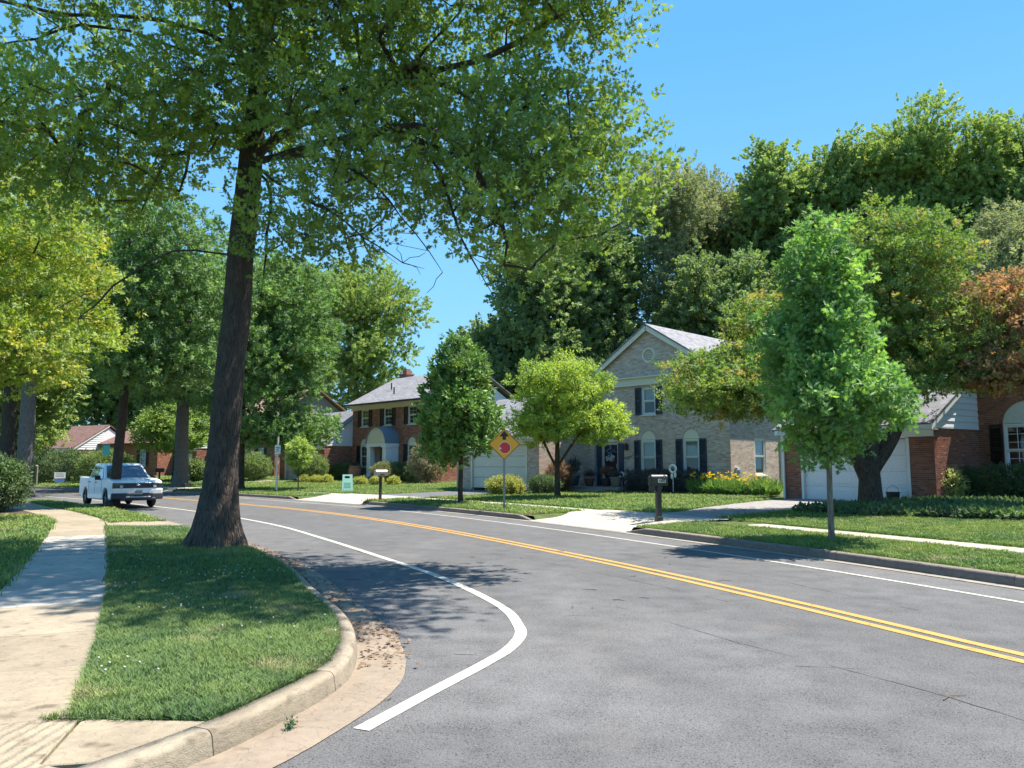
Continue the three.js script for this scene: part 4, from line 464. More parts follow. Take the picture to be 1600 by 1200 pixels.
tree('young_oak', 'young bright green oak with slim pale trunk in the kerbside strip', { x: 6.27, z: -15.4, top: 6.3, r0: 0.06, taper: 0.35, clear: 1.0, flare: 0.35, seed: 17, clumps: 160, gap: 0.33, per: 20, clumpR: 0.3, spray: 'oakYoung', leaf: 0.82, shell: 0.62, flat: 0.55, arch: 0.02, twig: 0.005, bark: bark([0.27, 0.225, 0.185], 0.01), c1: [0.045, 0.12, 0.026], c2: [0.095, 0.21, 0.04], c3: [0.15, 0.28, 0.05], c3share: 0.2, env: [[0.15, 2.85, 0, 1.6, 1.1, 1.5, 2.6], [0, 1.9, 0, 0.75, 0.5, 0.75, 0.3], [-0.1, 3.9, 0, 1.25, 1.1, 1.15, 1.5], [0, 5.0, 0, 0.75, 1.0, 0.7, 0.8], [0, 6, 0, 0.28, 0.7, 0.28, 0.25]] }, G1);
tree('japanese_maple', 'wide layered maple with bronze-tinged leaves beside the white garage door', { x: 10.75, z: -23.4, top: 2.2, r0: 0.33, taper: 0.8, clear: 1.3, flare: 0.25, flareH: 0.4, seg: 18, seed: 18, clumps: 540, gap: 0.4, per: 24, clumpR: 0.55, spray: 'maple', leaf: 1.2, flat: 0.25, shell: 0.5, arch: 0.1, twig: 0.012, c1: [0.05, 0.115, 0.018], c2: [0.12, 0.19, 0.024], c3: [0.185, 0.165, 0.03], c3share: 0.18, env: [[-3.7, 3.8, 0.3, 2.8, 1.35, 2.3, 3.2], [-1.7, 5.7, 0, 2.5, 1.4, 2.4, 1.6], [1.3, 7.3, 0, 2.5, 2.7, 2.4, 2.4], [2.5, 4.7, 0.3, 3.0, 1.5, 2.6, 2], [0, 3.6, 0.8, 2.4, 0.7, 2, 0.6]], limbs: [{ y: 0.9, weight: 230, pts: [[-0.45, 1.7, 0.1], [-1.2, 2.7, 0.2], [-2.4, 3.6, 0.2]] }, { y: 1.0, weight: 260, pts: [[0.45, 1.8, 0.1], [0.95, 2.8, 0.1], [1.5, 4.2, 0.1], [1.7, 6.5, 0]] }, { y: 1.2, weight: 90, pts: [[0.05, 2.2, 0.1], [-0.3, 3.6, 0], [-0.8, 5, 0]] }] }, G1);
tree('japanese_maple', 'copper-red maple at the picture edge before the deep red brick wall', { x: 14.7, z: -21.6, top: 6.2, r0: 0.16, taper: 0.35, clear: 1.5, seed: 19, clumps: 150, gap: 0.36, per: 22, clumpR: 0.42, spray: 'maple', leaf: 1.15, flat: 0.4, c1: [0.12, 0.085, 0.034], c2: [0.26, 0.14, 0.07], c3: [0.10, 0.13, 0.03], c3share: 0.25, env: [[-0.4, 5.3, 0, 2.1, 2.0, 2, 2], [-0.9, 4.0, 0.3, 1.5, 0.8, 1.4, 0.8]] }, G1);
tree('sapling', 'small staked lime-green sapling by the parking sign', { x: -11.9, z: -43.4, top: 2.7, r0: 0.035, taper: 0.4, clear: 1.0, flare: 0.2, seed: 20, clumps: 36, gap: 0.2, per: 14, clumpR: 0.24, spray: 'mapleBig', leaf: 0.9, twig: 0.005, c1: [0.10, 0.19, 0.03], c2: [0.18, 0.27, 0.05], env: [[0, 2.1, 0, 0.62, 0.85, 0.6]] }, G1);
tree('garden_tree', 'layered light green tree behind the thick grey-barked oak', { x: -26.5, z: -61, top: 6.5, r0: 0.14, taper: 0.4, clear: 1.6, seed: 30, clumps: 120, gap: 0.5, per: 18, clumpR: 0.55, spray: 'dogwood', leaf: 1.7, flat: 0.4, c1: [0.06, 0.13, 0.025], c2: [0.13, 0.22, 0.035], env: [[0, 4.2, 0, 3.2, 2.4, 3]] }, G1);
tree('garden_tree', 'rounded pale green tree beyond the two old oaks', { x: -42, z: -66, top: 8, r0: 0.2, taper: 0.4, clear: 1.6, seed: 31, clumps: 110, gap: 0.7, per: 18, clumpR: 0.75, spray: 'dogwood', leaf: 2.1, c1: [0.08, 0.15, 0.03], c2: [0.16, 0.24, 0.05], env: [[0, 5, 0, 4, 3, 3.6]] }, G1);
// tall trees behind: x, z, height, crown half width, kind, label
const kinds = { dark: [[0.055, 0.105, 0.03], [0.105, 0.17, 0.045], 'far', barkDark], mid: [[0.075, 0.14, 0.032], [0.14, 0.21, 0.048], 'far', barkBrown], grey: [[0.08, 0.115, 0.05], [0.15, 0.19, 0.085], 'farSmall', barkPale], lime: [[0.085, 0.155, 0.03], [0.16, 0.235, 0.045], 'farOak', barkBrown] };
const wood = [[-1.5, -66, 13.5, 2.6, 'dark', 'small dark sparse tree seen between the oak and the gabled house roof'], [2.6, -62, 19.5, 4.2, 'dark', 'dark green tree rising behind the lime-green garden tree'], [7, -66, 22.5, 5, 'dark', 'tall dark tree left of the gabled house ridge'], [13.6, -67, 28.5, 4.6, 'grey', 'tall grey-green tree with white trunk above the gable'], [19.5, -70, 28.5, 5, 'grey', 'grey-green tree next to the white-trunked one'], [24, -66, 29, 5, 'mid', 'broad green tree above the bronze maple, first of the tall row'], [28.6, -67, 30.5, 4.6, 'mid', 'tall green tree with double top left of the highest tree'], [33.6, -64, 32.5, 4.8, 'lime', 'highest tree of the wood, with several narrow tops'], [38, -63, 30.5, 4.6, 'lime', 'tall tree directly right of the highest tree'], [42.5, -61, 29, 4.8, 'mid', 'tall tree at the picture edge of the wood'], [31.5, -46, 17.5, 4, 'grey', 'pale feathery tree above the copper-red maple'], [20.5, -73, 27, 5.4, 'mid', 'green tree standing between the grey-green pair and the tall row'], [17, -60, 17, 4.6, 'dark', 'lower dark tree filling the gap under the white-trunked tree'], [27, -56, 17, 5, 'dark', 'lower dark tree behind the bronze maple'], [37, -54, 16, 5, 'mid', 'lower green tree behind the deep red brick house'],
  [-16.8, -83, 23.5, 6.6, 'lime', 'large light green tree rising behind the arched-porch house'], [-25.5, -88, 25, 6.5, 'mid', 'large green tree behind the tan-roofed house'], [-35, -96, 26, 7, 'mid', 'green tree behind the brown-roofed house'], [-46, -99, 22, 7, 'dark', 'dark green tree above the brown roof'], [-50.5, -97, 21, 6, 'mid', 'green tree straight above the brown roof ridge'], [-59, -98, 22, 7, 'mid', 'green tree past the brown-roofed house'], [-68, -92, 21, 7, 'lime', 'light green tree at the far bend'], [-79, -86, 20, 7, 'mid', 'farthest green tree past the bend'], [-38, -58, 15, 5, 'mid', 'green tree over the far bend of the road'], [-51, -66, 16, 5.5, 'lime', 'light green tree beside the far bend']];
wood.forEach(([x, z, h, r, k, label], i) => { const q = kinds[k], tops = []; const n = 3; for (let j = 0; j < n; j++) { const a = i * 1.7 + j * 2.1; tops.push([Math.cos(a) * r * 0.5, h * (0.74 + 0.045 * ((i + j) % 3)), Math.sin(a) * r * 0.5, r * 0.66, h * 0.15, r * 0.62, 0.75]); } for (let j = 0; j < 6; j++) { const a = i * 2.3 + j * 1.05, f = 0.25 + 0.5 * hash(i, j); tops.push([Math.cos(a) * r * f, h * (0.8 + 0.14 * hash(j, i + 7)), Math.sin(a) * r * f, r * 0.2, h * 0.075, r * 0.2, 0.12]); } tree('tall_tree', label, { x, z, top: h * 0.93, r0: 0.14 + h * 0.011, taper: 0.3, clear: h * 0.2, seed: 50 + i * 3, clumps: 150 + Math.round(h * r * (k === 'grey' ? 1.3 : 0.85)), gap: 0.8, per: 18, clumpR: k === 'grey' ? 0.85 : 1.0, leaf: k === 'grey' ? 0.85 : 1, spray: q[2], shell: 0.5, step: 1.2, twig: 0.02, bark: q[3], c1: q[0], c2: q[1], env: [[0, h * 0.5, 0, r * 1.12, h * 0.34, r * 1.1, 3.4], ...tops] }, W1); });
{ // low growth closing the view under the tall trees
  const list = [], cols = [], M = new THREE.Matrix4(), q = new THREE.Quaternion(), keep = seed; seed = 77;
  const put = (x, z, h) => { for (let i = 0; i < 16; i++) { q.setFromEuler(new THREE.Euler(R() * 6, R() * 6, R() * 6)); list.push(M.compose(V(x + gauss() * 1.6, R() * h + 0.2, z + gauss() * 1.6), q, V(1, 1, 1).multiplyScalar(rr(1, 1.8))).clone()); cols.push(col(0.06, 0.12, 0.03).lerp(col(0.15, 0.23, 0.05), R())); } };
  for (let x = -110; x < 0; x += 0.9) put(x, -106 + 5 * fbm(x * 0.1, 1), 6 + 7 * (0.5 + fbm(x * 0.12, 5))); for (let x = -6; x < 66; x += 0.9) put(x, -76 + x * 0.15 + 4 * fbm(x * 0.1, 8), 6 + 9 * (0.5 + fbm(x * 0.12, 2)));
  copies('undergrowth', SPR.far, LM, list, null, cols, 'dark leafy undergrowth closing the view beneath the tall trees', 'undergrowth'); seed = keep;
}
// ---------- shrubs and beds ----------
const dk = { c1: [0.022, 0.052, 0.016], c2: [0.05, 0.105, 0.024] }, md = { c1: [0.045, 0.09, 0.022], c2: [0.10, 0.165, 0.035] }, S1 = 'shrubs and foundation planting';
shrub('shrub', 'dark green hedge shrub beside the footway at picture edge', { x: -16.9, z: -25.3, y: 0.13, rx: 1.2, rz: 1.2, h: 1.85, n: 1100, spray: 'ovate', leaf: 0.7, ...dk, seed: 4 }, S1);
const Ch = { p: [-11.94, -58], x: [.711, .703], n: [-.703, .711] }, Bh = { p: [3.65, -40.1], x: [.695, .719], n: [-.719, .695] }, Ah = { p: [15.98, -26.56], x: [.547, .837], n: [-.837, .547] };
const loc = (h, a, b) => [h.p[0] + h.x[0] * a + h.n[0] * b, h.p[1] + h.x[1] * a + h.n[1] * b];
const atH = (h, a, b) => { const [x, z] = loc(h, a, b); return { x, z }; };
shrub('shrub', 'large rounded clipped shrub at the corner of the grey garage door', { ...atH(Ch, 0.3, 3.6), rx: 1.35, rz: 1.2, h: 2.0, n: 1700, leaf: 1.4, ...md, seed: 5, lump: 0.15 }, S1);
shrub('hedge', 'low dark hedge along the side of the brick garage', { ...atH(Ch, 1.5, 1.4), rx: 1.9, rz: 0.6, h: 1.15, n: 1500, leaf: 1.4, turn: turnOf(.711, .703), boxy: 0.7, ...dk, seed: 6 }, S1);
shrub('shrub', 'brownish green rounded shrub beside the arched porch', { ...atH(Ch, 7.4, 2.4), rx: 0.95, rz: 0.9, h: 1.35, n: 1200, leaf: 1.4, c1: [0.06, 0.085, 0.03], c2: [0.13, 0.15, 0.06], seed: 7 }, S1);
shrub('hedge', 'dark hedge under the ground-floor window past the arched porch', { ...atH(Ch, 7.6, 1.1), rx: 2.2, rz: 0.6, h: 1.3, n: 1500, leaf: 1.4, turn: turnOf(.711, .703), boxy: 0.7, ...dk, seed: 8 }, S1);
shrub('shrub', 'tall pinkish flowering shrub half behind the glossy dark tree', { ...atH(Ch, 10.6, 1.4), rx: 1.3, rz: 1.1, h: 2.7, n: 1100, leaf: 1.6, c1: [0.07, 0.10, 0.045], c2: [0.16, 0.145, 0.11], seed: 9, lump: 0.7 }, S1);
[[1.0, 4.5], [2.4, 4.4], [3.4, 4.2], [7.9, 4.6], [9.1, 4.2], [10.4, 3.9]].forEach(([a, b], i) => shrub('gold_shrub', ['first golden dwarf shrub near the rounded clipped shrub', 'second golden dwarf shrub counting from the clipped shrub', 'golden dwarf shrub behind the mint yard sign', 'golden dwarf shrub beside the tan mailbox', 'middle golden dwarf shrub between mailbox and glossy tree', 'golden dwarf shrub nearest the glossy dark tree'][i], { ...atH(Ch, a, b), rx: 0.36, rz: 0.36, h: 0.46, n: 260, leaf: 1.2, c1: [0.14, 0.19, 0.03], c2: [0.22, 0.26, 0.045], seed: 40 + i }, 'golden dwarf shrubs'));
struct('planting_bed', loft([loc(Ch, 0.3, 4.9), loc(Ch, 4, 5.1), loc(Ch, 9, 5), loc(Ch, 12.5, 4)], [loc(Ch, 0.3, 2.4), loc(Ch, 4, 2), loc(Ch, 9, 0.5), loc(Ch, 12.5, 0.3)], (x, z) => ground(x, z) + 0.01, 16, 6), mat([0.27, 0.17, 0.11], 1, { map: grain }));
shrub('hedge', 'dark plum hedge below the navy-shuttered windows', { ...atH(Bh, 5.6, 0.75), rx: 2.5, rz: 0.6, h: 1.0, n: 1900, leaf: 1.2, turn: turnOf(.695, .719), boxy: 0.7, c1: [0.02, 0.016, 0.022], c2: [0.035, 0.035, 0.035], seed: 10 }, S1);
shrub('shrub', 'dark green shrub at the foot of the lime-green tree', { ...atH(Bh, 1.0, 3.9), rx: 0.75, rz: 0.7, h: 0.85, n: 650, leaf: 1.2, ...dk, seed: 12 }, S1);
shrub('shrub', 'mixed green and yellow shrub in the round bed by the cream garage', { ...atH(Bh, -0.2, 5.3), rx: 0.95, rz: 0.85, h: 0.8, n: 700, leaf: 1.5, c1: [0.07, 0.12, 0.025], c2: [0.22, 0.24, 0.05], seed: 13 }, S1);
shrub('grass_clump', 'reddish ornamental grass clump against the pale brick garage', { ...atH(Bh, 0.75, 2.6), rx: 0.6, rz: 0.6, h: 1.5, n: 420, spray: 'lily', leaf: 0.55, c1: [0.085, 0.06, 0.042], c2: [0.13, 0.09, 0.062], seed: 14 }, S1, 'plant');
shrub('hedge', 'clipped dark hedge below the white arched window', { ...atH(Ah, 1.6, 1.05), rx: 2.4, rz: 0.7, h: 1.25, n: 2400, turn: turnOf(.547, .837), boxy: 0.75, ...dk, seed: 15 }, S1);
shrub('shrub', 'small variegated shrub at the brick garage corner', { ...atH(Ah, 0.1, 2.1), rx: 0.45, rz: 0.4, h: 1.2, n: 300, c1: [0.14, 0.2, 0.06], c2: [0.35, 0.4, 0.18], seed: 16 }, S1);
[[-19.5, -59.3, 1.3, 2.1, md], [-21.3, -60.6, 1.5, 2.9, dk]].forEach(([x, z, r, h, c], i) => shrub('shrub', ['rounded leafy shrub seen past the big oak trunk', 'taller dark shrub behind the rounded one past the oak trunk'][i], { x, z, rx: r, rz: r, h, n: 1200, leaf: 1.6, ...c, seed: 60 + i }, S1));
[[-36.5, -63.5, 3, 2.7, dk], [-41, -65.5, 2.6, 1.6, dk], [-32, -61.5, 2.4, 2.6, md], [-24.6, -60, 1.2, 1.6, md]].forEach(([x, z, r, h, c], i) => shrub('shrub', ['broad dark shrub in front of the brown-roofed house', 'low dark shrub by the wooden fence', 'leafy shrub beside the teal banner', 'small light shrub under the layered light green tree'][i], { x, z, rx: r, rz: r * 0.7, h, n: 1300, leaf: 2.2, ...c, seed: 70 + i }, S1));
{ // daylilies: leaf fans and yellow flowers
  const c = loc(Bh, 9.0, 0.9), t = thing('daylily_bed', 'bank of yellow daylilies at the corner of the gabled house', 'flowers', [c[0], ground(...c), c[1]], turnOf(.695, .719)), a = [], b = [], ca = [], cb = [], M = new THREE.Matrix4(), q = new THREE.Quaternion();
  for (let i = 0; i < 420; i++) { q.setFromEuler(new THREE.Euler(gauss() * 0.25, R() * 6, gauss() * 0.25)); const x = rr(-1.6, 1.9), z = rr(-0.7, 0.7); a.push(M.compose(V(x, 0, z), q, V(1, 1, 1).multiplyScalar(rr(0.8, 1.45))).clone()); ca.push(col(0.09, 0.2, 0.03).lerp(col(0.2, 0.34, 0.045), R())); }
  for (let i = 0; i < 130; i++) { q.setFromEuler(new THREE.Euler(gauss() * 0.5, R() * 6, gauss() * 0.5)); const x = rr(-1.6, 1.9), f = R() < 0.7 ? rr(0.62, 0.95) : rr(0.4, 0.7); if (x > 0.8 && R() < 0.65) continue; b.push(M.compose(V(x, f - Math.max(0, x) * 0.12, rr(-0.7, 0.75)), q, V(1, 1, 1).multiplyScalar(rr(0.8, 1.3))).clone()); cb.push(col(0.85, rr(0.5, 0.65), 0.03)); }
  copies('leaf_blades', SPR.lily, LM, a, t, ca); copies('blossoms', spray('ovate', 6, 0.09, 0.01, 0.75), LM, b, t, cb);
}
{ // pachysandra-like ground cover under the bronze maple
  const list = [], cols = [], M = new THREE.Matrix4(), q = new THREE.Quaternion(); let n = 0; const poly = [[8.2, -22.8], [9.6, -20.9], [12, -18.9], [14.6, -17.1], [20, -14], [22, -18], [17.5, -24], [15.2, -25.6], [13.7, -25.2], [11.5, -24.2], [9.6, -23.4]];
  const ins = (x, z) => { let c = false; for (let i = 0, j = poly.length - 1; i < poly.length; j = i++) if ((poly[i][1] > z) !== (poly[j][1] > z) && x < (poly[j][0] - poly[i][0]) * (z - poly[i][1]) / (poly[j][1] - poly[i][1]) + poly[i][0]) c = !c; return c; };
  while (n < 7000) { const x = rr(8, 20), z = rr(-26, -14); if (!ins(x, z)) continue; n++; q.setFromEuler(new THREE.Euler(gauss() * 0.4, R() * 6, gauss() * 0.4)); list.push(M.compose(V(x, ground(x, z) + rr(0.03, 0.13) + 0.1 * fbm(x, z), z), q, V(1, 1, 1).multiplyScalar(rr(0.7, 1.3))).clone()); cols.push(col(0.06, 0.125, 0.028).lerp(col(0.17, 0.26, 0.055), Math.min(1, Math.max(0, R() * 0.8 + fbm(x, z, 4))))); }
  copies('ground_cover', spray('ovate', 9, 0.14, 0.06, 1.3), LM, list, null, cols, 'leafy evergreen ground cover under the bronze maple', 'ground cover');
  struct('planting_bed', loft([[8.3, -22.9], [10.5, -23.8], [13, -25.1], [15.6, -25.7]], [[9.2, -21.2], [12, -18.8], [14.6, -17], [20, -14]], (x, z) => ground(x, z) + 0.006, 16, 8), mulch);
}
struct('planting_bed', flat([[-15.2, -24.4], [-14.9, -23.4], [-13.9, -23.1], [-15, -26], [-18.5, -29.8], [-21, -28], [-18, -23.8]], 0.14), mulch);
struct('planting_bed', (() => { const c = loc(Bh, 0.3, 4.6); const g = new THREE.CircleGeometry(1.9, 24).rotateX(-Math.PI / 2).translate(c[0], 0, c[1]); const p = g.attributes.position; for (let i = 0; i < p.count; i++) p.setY(i, ground(p.getX(i), p.getZ(i)) + 0.008); return g; })(), mulch);
// ---------- pickup ----------
{
  const s0 = KL.near(-15.2, -31.2), t = thing('pickup_truck', 'white four-door pickup truck facing the camera, parked along the kerb', 'truck', [-16.05, 0, -31.9], Math.atan2(0.66, 0.75));
  const white = mat([0.85, 0.85, 0.86], 0.35, { clearcoat: 0.5, clearcoatRoughness: 0.08 }), blk = mat([0.015, 0.015, 0.018], 0.5), tint = mat([0.02, 0.03, 0.04], 0.04, { clearcoat: 1, clearcoatRoughness: 0.02 }), rub = mat([0.012, 0.012, 0.013], 0.85), alloy = mat([0.12, 0.12, 0.13], 0.35, { metalness: 0.8 });
  const sh = new THREE.Shape(); sh.moveTo(-2.5, 0.5); sh.lineTo(-2.52, 0.95); sh.lineTo(-2.46, 1.12); sh.lineTo(-1.0, 1.12); sh.lineTo(1.2, 1.1); sh.quadraticCurveTo(2.1, 1.1, 2.38, 1.0); sh.quadraticCurveTo(2.52, 0.95, 2.53, 0.7); sh.lineTo(2.5, 0.42); sh.lineTo(2.08, 0.36); sh.absarc(1.55, 0.36, 0.45, 0, Math.PI, false); sh.lineTo(-1.05, 0.34); sh.absarc(-1.55, 0.36, 0.45, 0, Math.PI, false); sh.lineTo(-2.1, 0.4); sh.closePath();
  const body = new THREE.ExtrudeGeometry(sh, { depth: 1.68, bevelEnabled: true, bevelThickness: 0.07, bevelSize: 0.05, bevelSegments: 4, curveSegments: 14 }).translate(0, 0, -0.84).rotateY(-Math.PI / 2);
  part('body', body, white, t);
  const hull = (b, tp) => { const P = [[-b[0], b[1], b[2]], [b[0], b[1], b[2]], [b[0], b[1], b[3]], [-b[0], b[1], b[3]], [-tp[0], tp[1], tp[2]], [tp[0], tp[1], tp[2]], [tp[0], tp[1], tp[3]], [-tp[0], tp[1], tp[3]]], f = [[0, 1, 5, 4], [1, 2, 6, 5], [2, 3, 7, 6], [3, 0, 4, 7], [4, 5, 6, 7]], pos = []; for (const [a, c, d, e] of f) for (const k of [a, c, d, a, d, e]) pos.push(...P[k]); const g = new THREE.BufferGeometry(); g.setAttribute('position', new THREE.Float32BufferAttribute(pos, 3)); g.computeVertexNormals(); return g; };
  part('cab', [hull([0.86, 1.08, -1.2, 1.22], [0.68, 1.68, -1.0, 0.42]), hull([0.68, 1.68, -1.0, 0.42], [0.6, 1.73, -0.9, 0.3])], white, t);
  const quad = (a, b, c, d) => { const g = new THREE.BufferGeometry(); g.setAttribute('position', new THREE.Float32BufferAttribute([...a, ...b, ...c, ...a, ...c, ...d], 3)); g.computeVertexNormals(); return g; };
  part('windshield', quad([-0.77, 1.13, 1.19], [0.77, 1.13, 1.19], [0.63, 1.64, 0.51], [-0.63, 1.64, 0.51]), tint, t);
  for (const s of [-1, 1]) {
    part('door_window', quad([s * 0.868, 1.13, 0.95], [s * 0.868, 1.13, 0.02], [s * 0.71, 1.62, 0.02], [s * 0.71, 1.62, 0.4]), tint, t); part('door_window', quad([s * 0.868, 1.13, -0.06], [s * 0.868, 1.13, -1.02], [s * 0.71, 1.62, -0.92], [s * 0.71, 1.62, -0.06]), tint, t);
    part('side_mirror', [rbox(0.2, 0.17, 0.1, s * 1.03, 1.16, 0.86, 0.04), box(0.1, 0.04, 0.05, s * 0.92, 1.1, 0.88)], blk, t);
    const hl = part('headlight', [rbox(0.42, 0.22, 0.1, s * 0.7, 0.87, 2.53, 0.03)], mat([0.03, 0.03, 0.05], 0.1, { clearcoat: 1 }), t); part('lamp_bar', rbox(0.3, 0.02, 0.02, s * 0.7, 0.945, 2.585, 0.008), mat([0.3, 0.3, 0.34], 0.2), hl); part('lens', rbox(0.11, 0.09, 0.02, s * 0.6, 0.84, 2.585, 0.02), mat([0.5, 0.5, 0.56], 0.1), hl);
    part('door', [box(0.006, 0.5, 0.012, s * 0.912, 0.82, 1.0), box(0.006, 0.56, 0.012, s * 0.912, 0.8, 0.0), box(0.006, 0.56, 0.012, s * 0.912, 0.8, -1.02), rbox(0.03, 0.035, 0.2, s * 0.92, 0.98, 0.2, 0.01), rbox(0.03, 0.035, 0.2, s * 0.92, 0.98, -0.82, 0.01)], blk, t);
    for (const z of [-1.55, 1.55]) { const w = new THREE.Group(); w.name = 'wheel'; w.position.set(s * 0.8, 0.36, z); t.add(w); part('tyre', new THREE.TorusGeometry(0.265, 0.1, 12, 28).rotateY(Math.PI / 2).scale(1.15, 1, 1), rub, w); const sp = [cyl(0.22, 0.22, 0.04, 0, 0, 0, 20).rotateZ(Math.PI / 2).translate(s * 0.03, 0, 0)]; for (let k = 0; k < 5; k++) sp.push(box(0.03, 0.2, 0.06, 0, 0.1, 0).rotateX(k * 1.2566).translate(s * 0.07, 0, 0)); part('rim', sp, alloy, w); }
    part('fog_lamp', rbox(0.2, 0.1, 0.05, s * 0.66, 0.5, 2.56, 0.02), mat([0.05, 0.05, 0.06], 0.2), t);
  }
  part('grille', [rbox(1.1, 0.2, 0.08, 0, 0.87, 2.54, 0.02), rbox(0.98, 0.12, 0.08, 0, 0.72, 2.53, 0.02), ...[0.8, 0.84, 0.88, 0.92].map(y => rbox(1.04, 0.012, 0.02, 0, y, 2.59, 0.004))], mat([0.02, 0.02, 0.035], 0.3), t); part('badge', new THREE.SphereGeometry(0.09, 16, 8).scale(1, 0.42, 0.2).translate(0, 0.88, 2.6), mat([0.2, 0.22, 0.35], 0.25, { metalness: 0.6 }), t);
  part('bumper', [rbox(1.86, 0.26, 0.2, 0, 0.47, 2.5, 0.06), rbox(1.3, 0.1, 0.1, 0, 0.37, 2.56, 0.03)], mat([0.035, 0.035, 0.045], 0.55), t); part('skid_plate', rbox(0.9, 0.05, 0.08, 0, 0.44, 2.6, 0.02), mat([0.4, 0.4, 0.42], 0.4), t);
  const pl = part('license_plate', rbox(0.31, 0.155, 0.015, 0, 0.62, 2.6, 0.005), mat([0.42, 0.43, 0.42], 0.5), t); part('plate_border', [box(0.27, 0.012, 0.004, 0, 0.655, 2.61), box(0.24, 0.05, 0.004, 0, 0.615, 2.61)], mat([0.25, 0.26, 0.28], 0.5), pl);
  part('undercarriage', [box(1.4, 0.16, 4.2, 0, 0.36, 0)], blk, t); part('bed_floor', box(1.5, 0.03, 1.3, 0, 1.16, -1.82), blk, t);
}
// ---------- signs, mailboxes, lamp ----------
const steel = mat([0.22, 0.23, 0.23], 0.45, { metalness: 0.7 }), font = await new FontLoader().loadAsync('fonts/droid/droid_sans_bold.typeface.json');
{
  const t = thing('stop_ahead_sign', 'orange diamond warning sign with black arrow above red octagon', 'traffic sign', [-0.26, ground(-0.26, -26.1), -26.1], 0.06);
  part('post', [box(0.07, 2.5, 0.012, 0, 1.2, -0.02), box(0.012, 2.5, 0.045, -0.03, 1.2, -0.045), box(0.012, 2.5, 0.045, 0.03, 1.2, -0.045)], steel, t);
  const dia = (r, z, d) => { const s = new THREE.Shape(), a = r, c = 0.06 * r; s.moveTo(0, a); for (const [x, y] of [[1, 0], [0, -1], [-1, 0], [0, 1]]) { s.lineTo(x * a, y * a); } return new THREE.ExtrudeGeometry(s, { depth: d, bevelEnabled: false }).translate(0, 2.18, z); };
  const pn0 = part('sign_plate', dia(0.54, 0, 0.006), mat([0.80, 0.37, 0.025], 0.5), t, { label: 'orange diamond sign plate' }); part('border', (() => { const s = new THREE.Shape(); const P = (r, h) => { h.moveTo(0, r); h.lineTo(r, 0); h.lineTo(0, -r); h.lineTo(-r, 0); h.closePath(); }; P(0.525, s); const q = new THREE.Path(); P(0.5, q); s.holes.push(q); return new THREE.ExtrudeGeometry(s, { depth: 0.002, bevelEnabled: false }).translate(0, 2.18, 0.0065); })(), mat([0.015, 0.012, 0.01], 0.5), pn0);
  const ar = new THREE.Shape(); ar.moveTo(0, 0.44); ar.lineTo(0.17, 0.24); ar.lineTo(0.06, 0.24); ar.lineTo(0.06, 0.13); ar.lineTo(-0.06, 0.13); ar.lineTo(-0.06, 0.24); ar.lineTo(-0.17, 0.24); ar.closePath(); part('arrow', new THREE.ExtrudeGeometry(ar, { depth: 0.002, bevelEnabled: false }).translate(0, 2.2, 0.0065), mat([0.02, 0.012, 0.01], 0.5), pn0);
  const oc = (r, z, m, n) => part(n, new THREE.CylinderGeometry(r, r, 0.002, 8).rotateY(Math.PI / 8).rotateX(Math.PI / 2).translate(0.02, 2.06, z), m, pn0); oc(0.215, 0.0078, mat([0.75, 0.6, 0.4], 0.5), 'octagon_border'); oc(0.195, 0.0105, mat([0.55, 0.035, 0.04], 0.5), 'octagon'); part('sticker', new THREE.CircleGeometry(0.035, 14).translate(-0.13, 2.04, 0.0125), mat([0.8, 0.6, 0.45], 0.5), pn0);
}
{
  const t = thing('mailbox', 'black mailbox numbered 1840 on a heavy black post at the drive', 'mailbox', [3.86, ground(3.86, -20.6) - 0.03, -20.6], 0.35), b = mat([0.012, 0.012, 0.013], 0.35, { clearcoat: 0.3 });
  part('post', [rbox(0.13, 1.0, 0.13, 0, 0.48, 0, 0.012), rbox(0.17, 0.06, 0.17, 0, 0.9, 0, 0.012), rbox(0.17, 0.22, 0.17, 0, 0.03, 0, 0.01), box(0.09, 0.3, 0.06, -0.08, 0.84, 0, 0, 0, 0.75), rbox(0.5, 0.045, 0.18, 0, 0.975, 0, 0.01), rbox(0.16, 0.16, 0.06, -0.2, 0.9, 0.02, 0.01)], b, t);
  const s = new THREE.Shape(); s.moveTo(-0.1, 0); s.lineTo(0.1, 0); s.lineTo(0.1, 0.14); s.absarc(0, 0.14, 0.1, 0, Math.PI, false); s.closePath(); const bx = part('box', new THREE.ExtrudeGeometry(s, { depth: 0.46, bevelEnabled: true, bevelSize: 0.006, bevelThickness: 0.006, bevelSegments: 2 }).translate(0, 0, -0.23).rotateY(Math.PI / 2).translate(0, 1.0, 0), b, t); part('door', [rbox(0.02, 0.2, 0.19, -0.245, 1.1, 0, 0.008), rbox(0.03, 0.03, 0.05, -0.26, 1.18, 0, 0.008)], b, bx); part('flag', [rbox(0.14, 0.035, 0.008, 0.12, 1.13, 0.112, 0.003)], b, bx);
  const np = part('number_plate', box(0.235, 0.1, 0.004, 0.05, 1.08, 0.109), mat([0.62, 0.60, 0.45], 0.5), t); part('lettering', new TextGeometry('1840', { font, size: 0.068, depth: 0.003, curveSegments: 3 }).scale(0.98, 1, 1).translate(-0.05, 1.046, 0.1115), mat([0.02, 0.02, 0.02], 0.5), np);
}
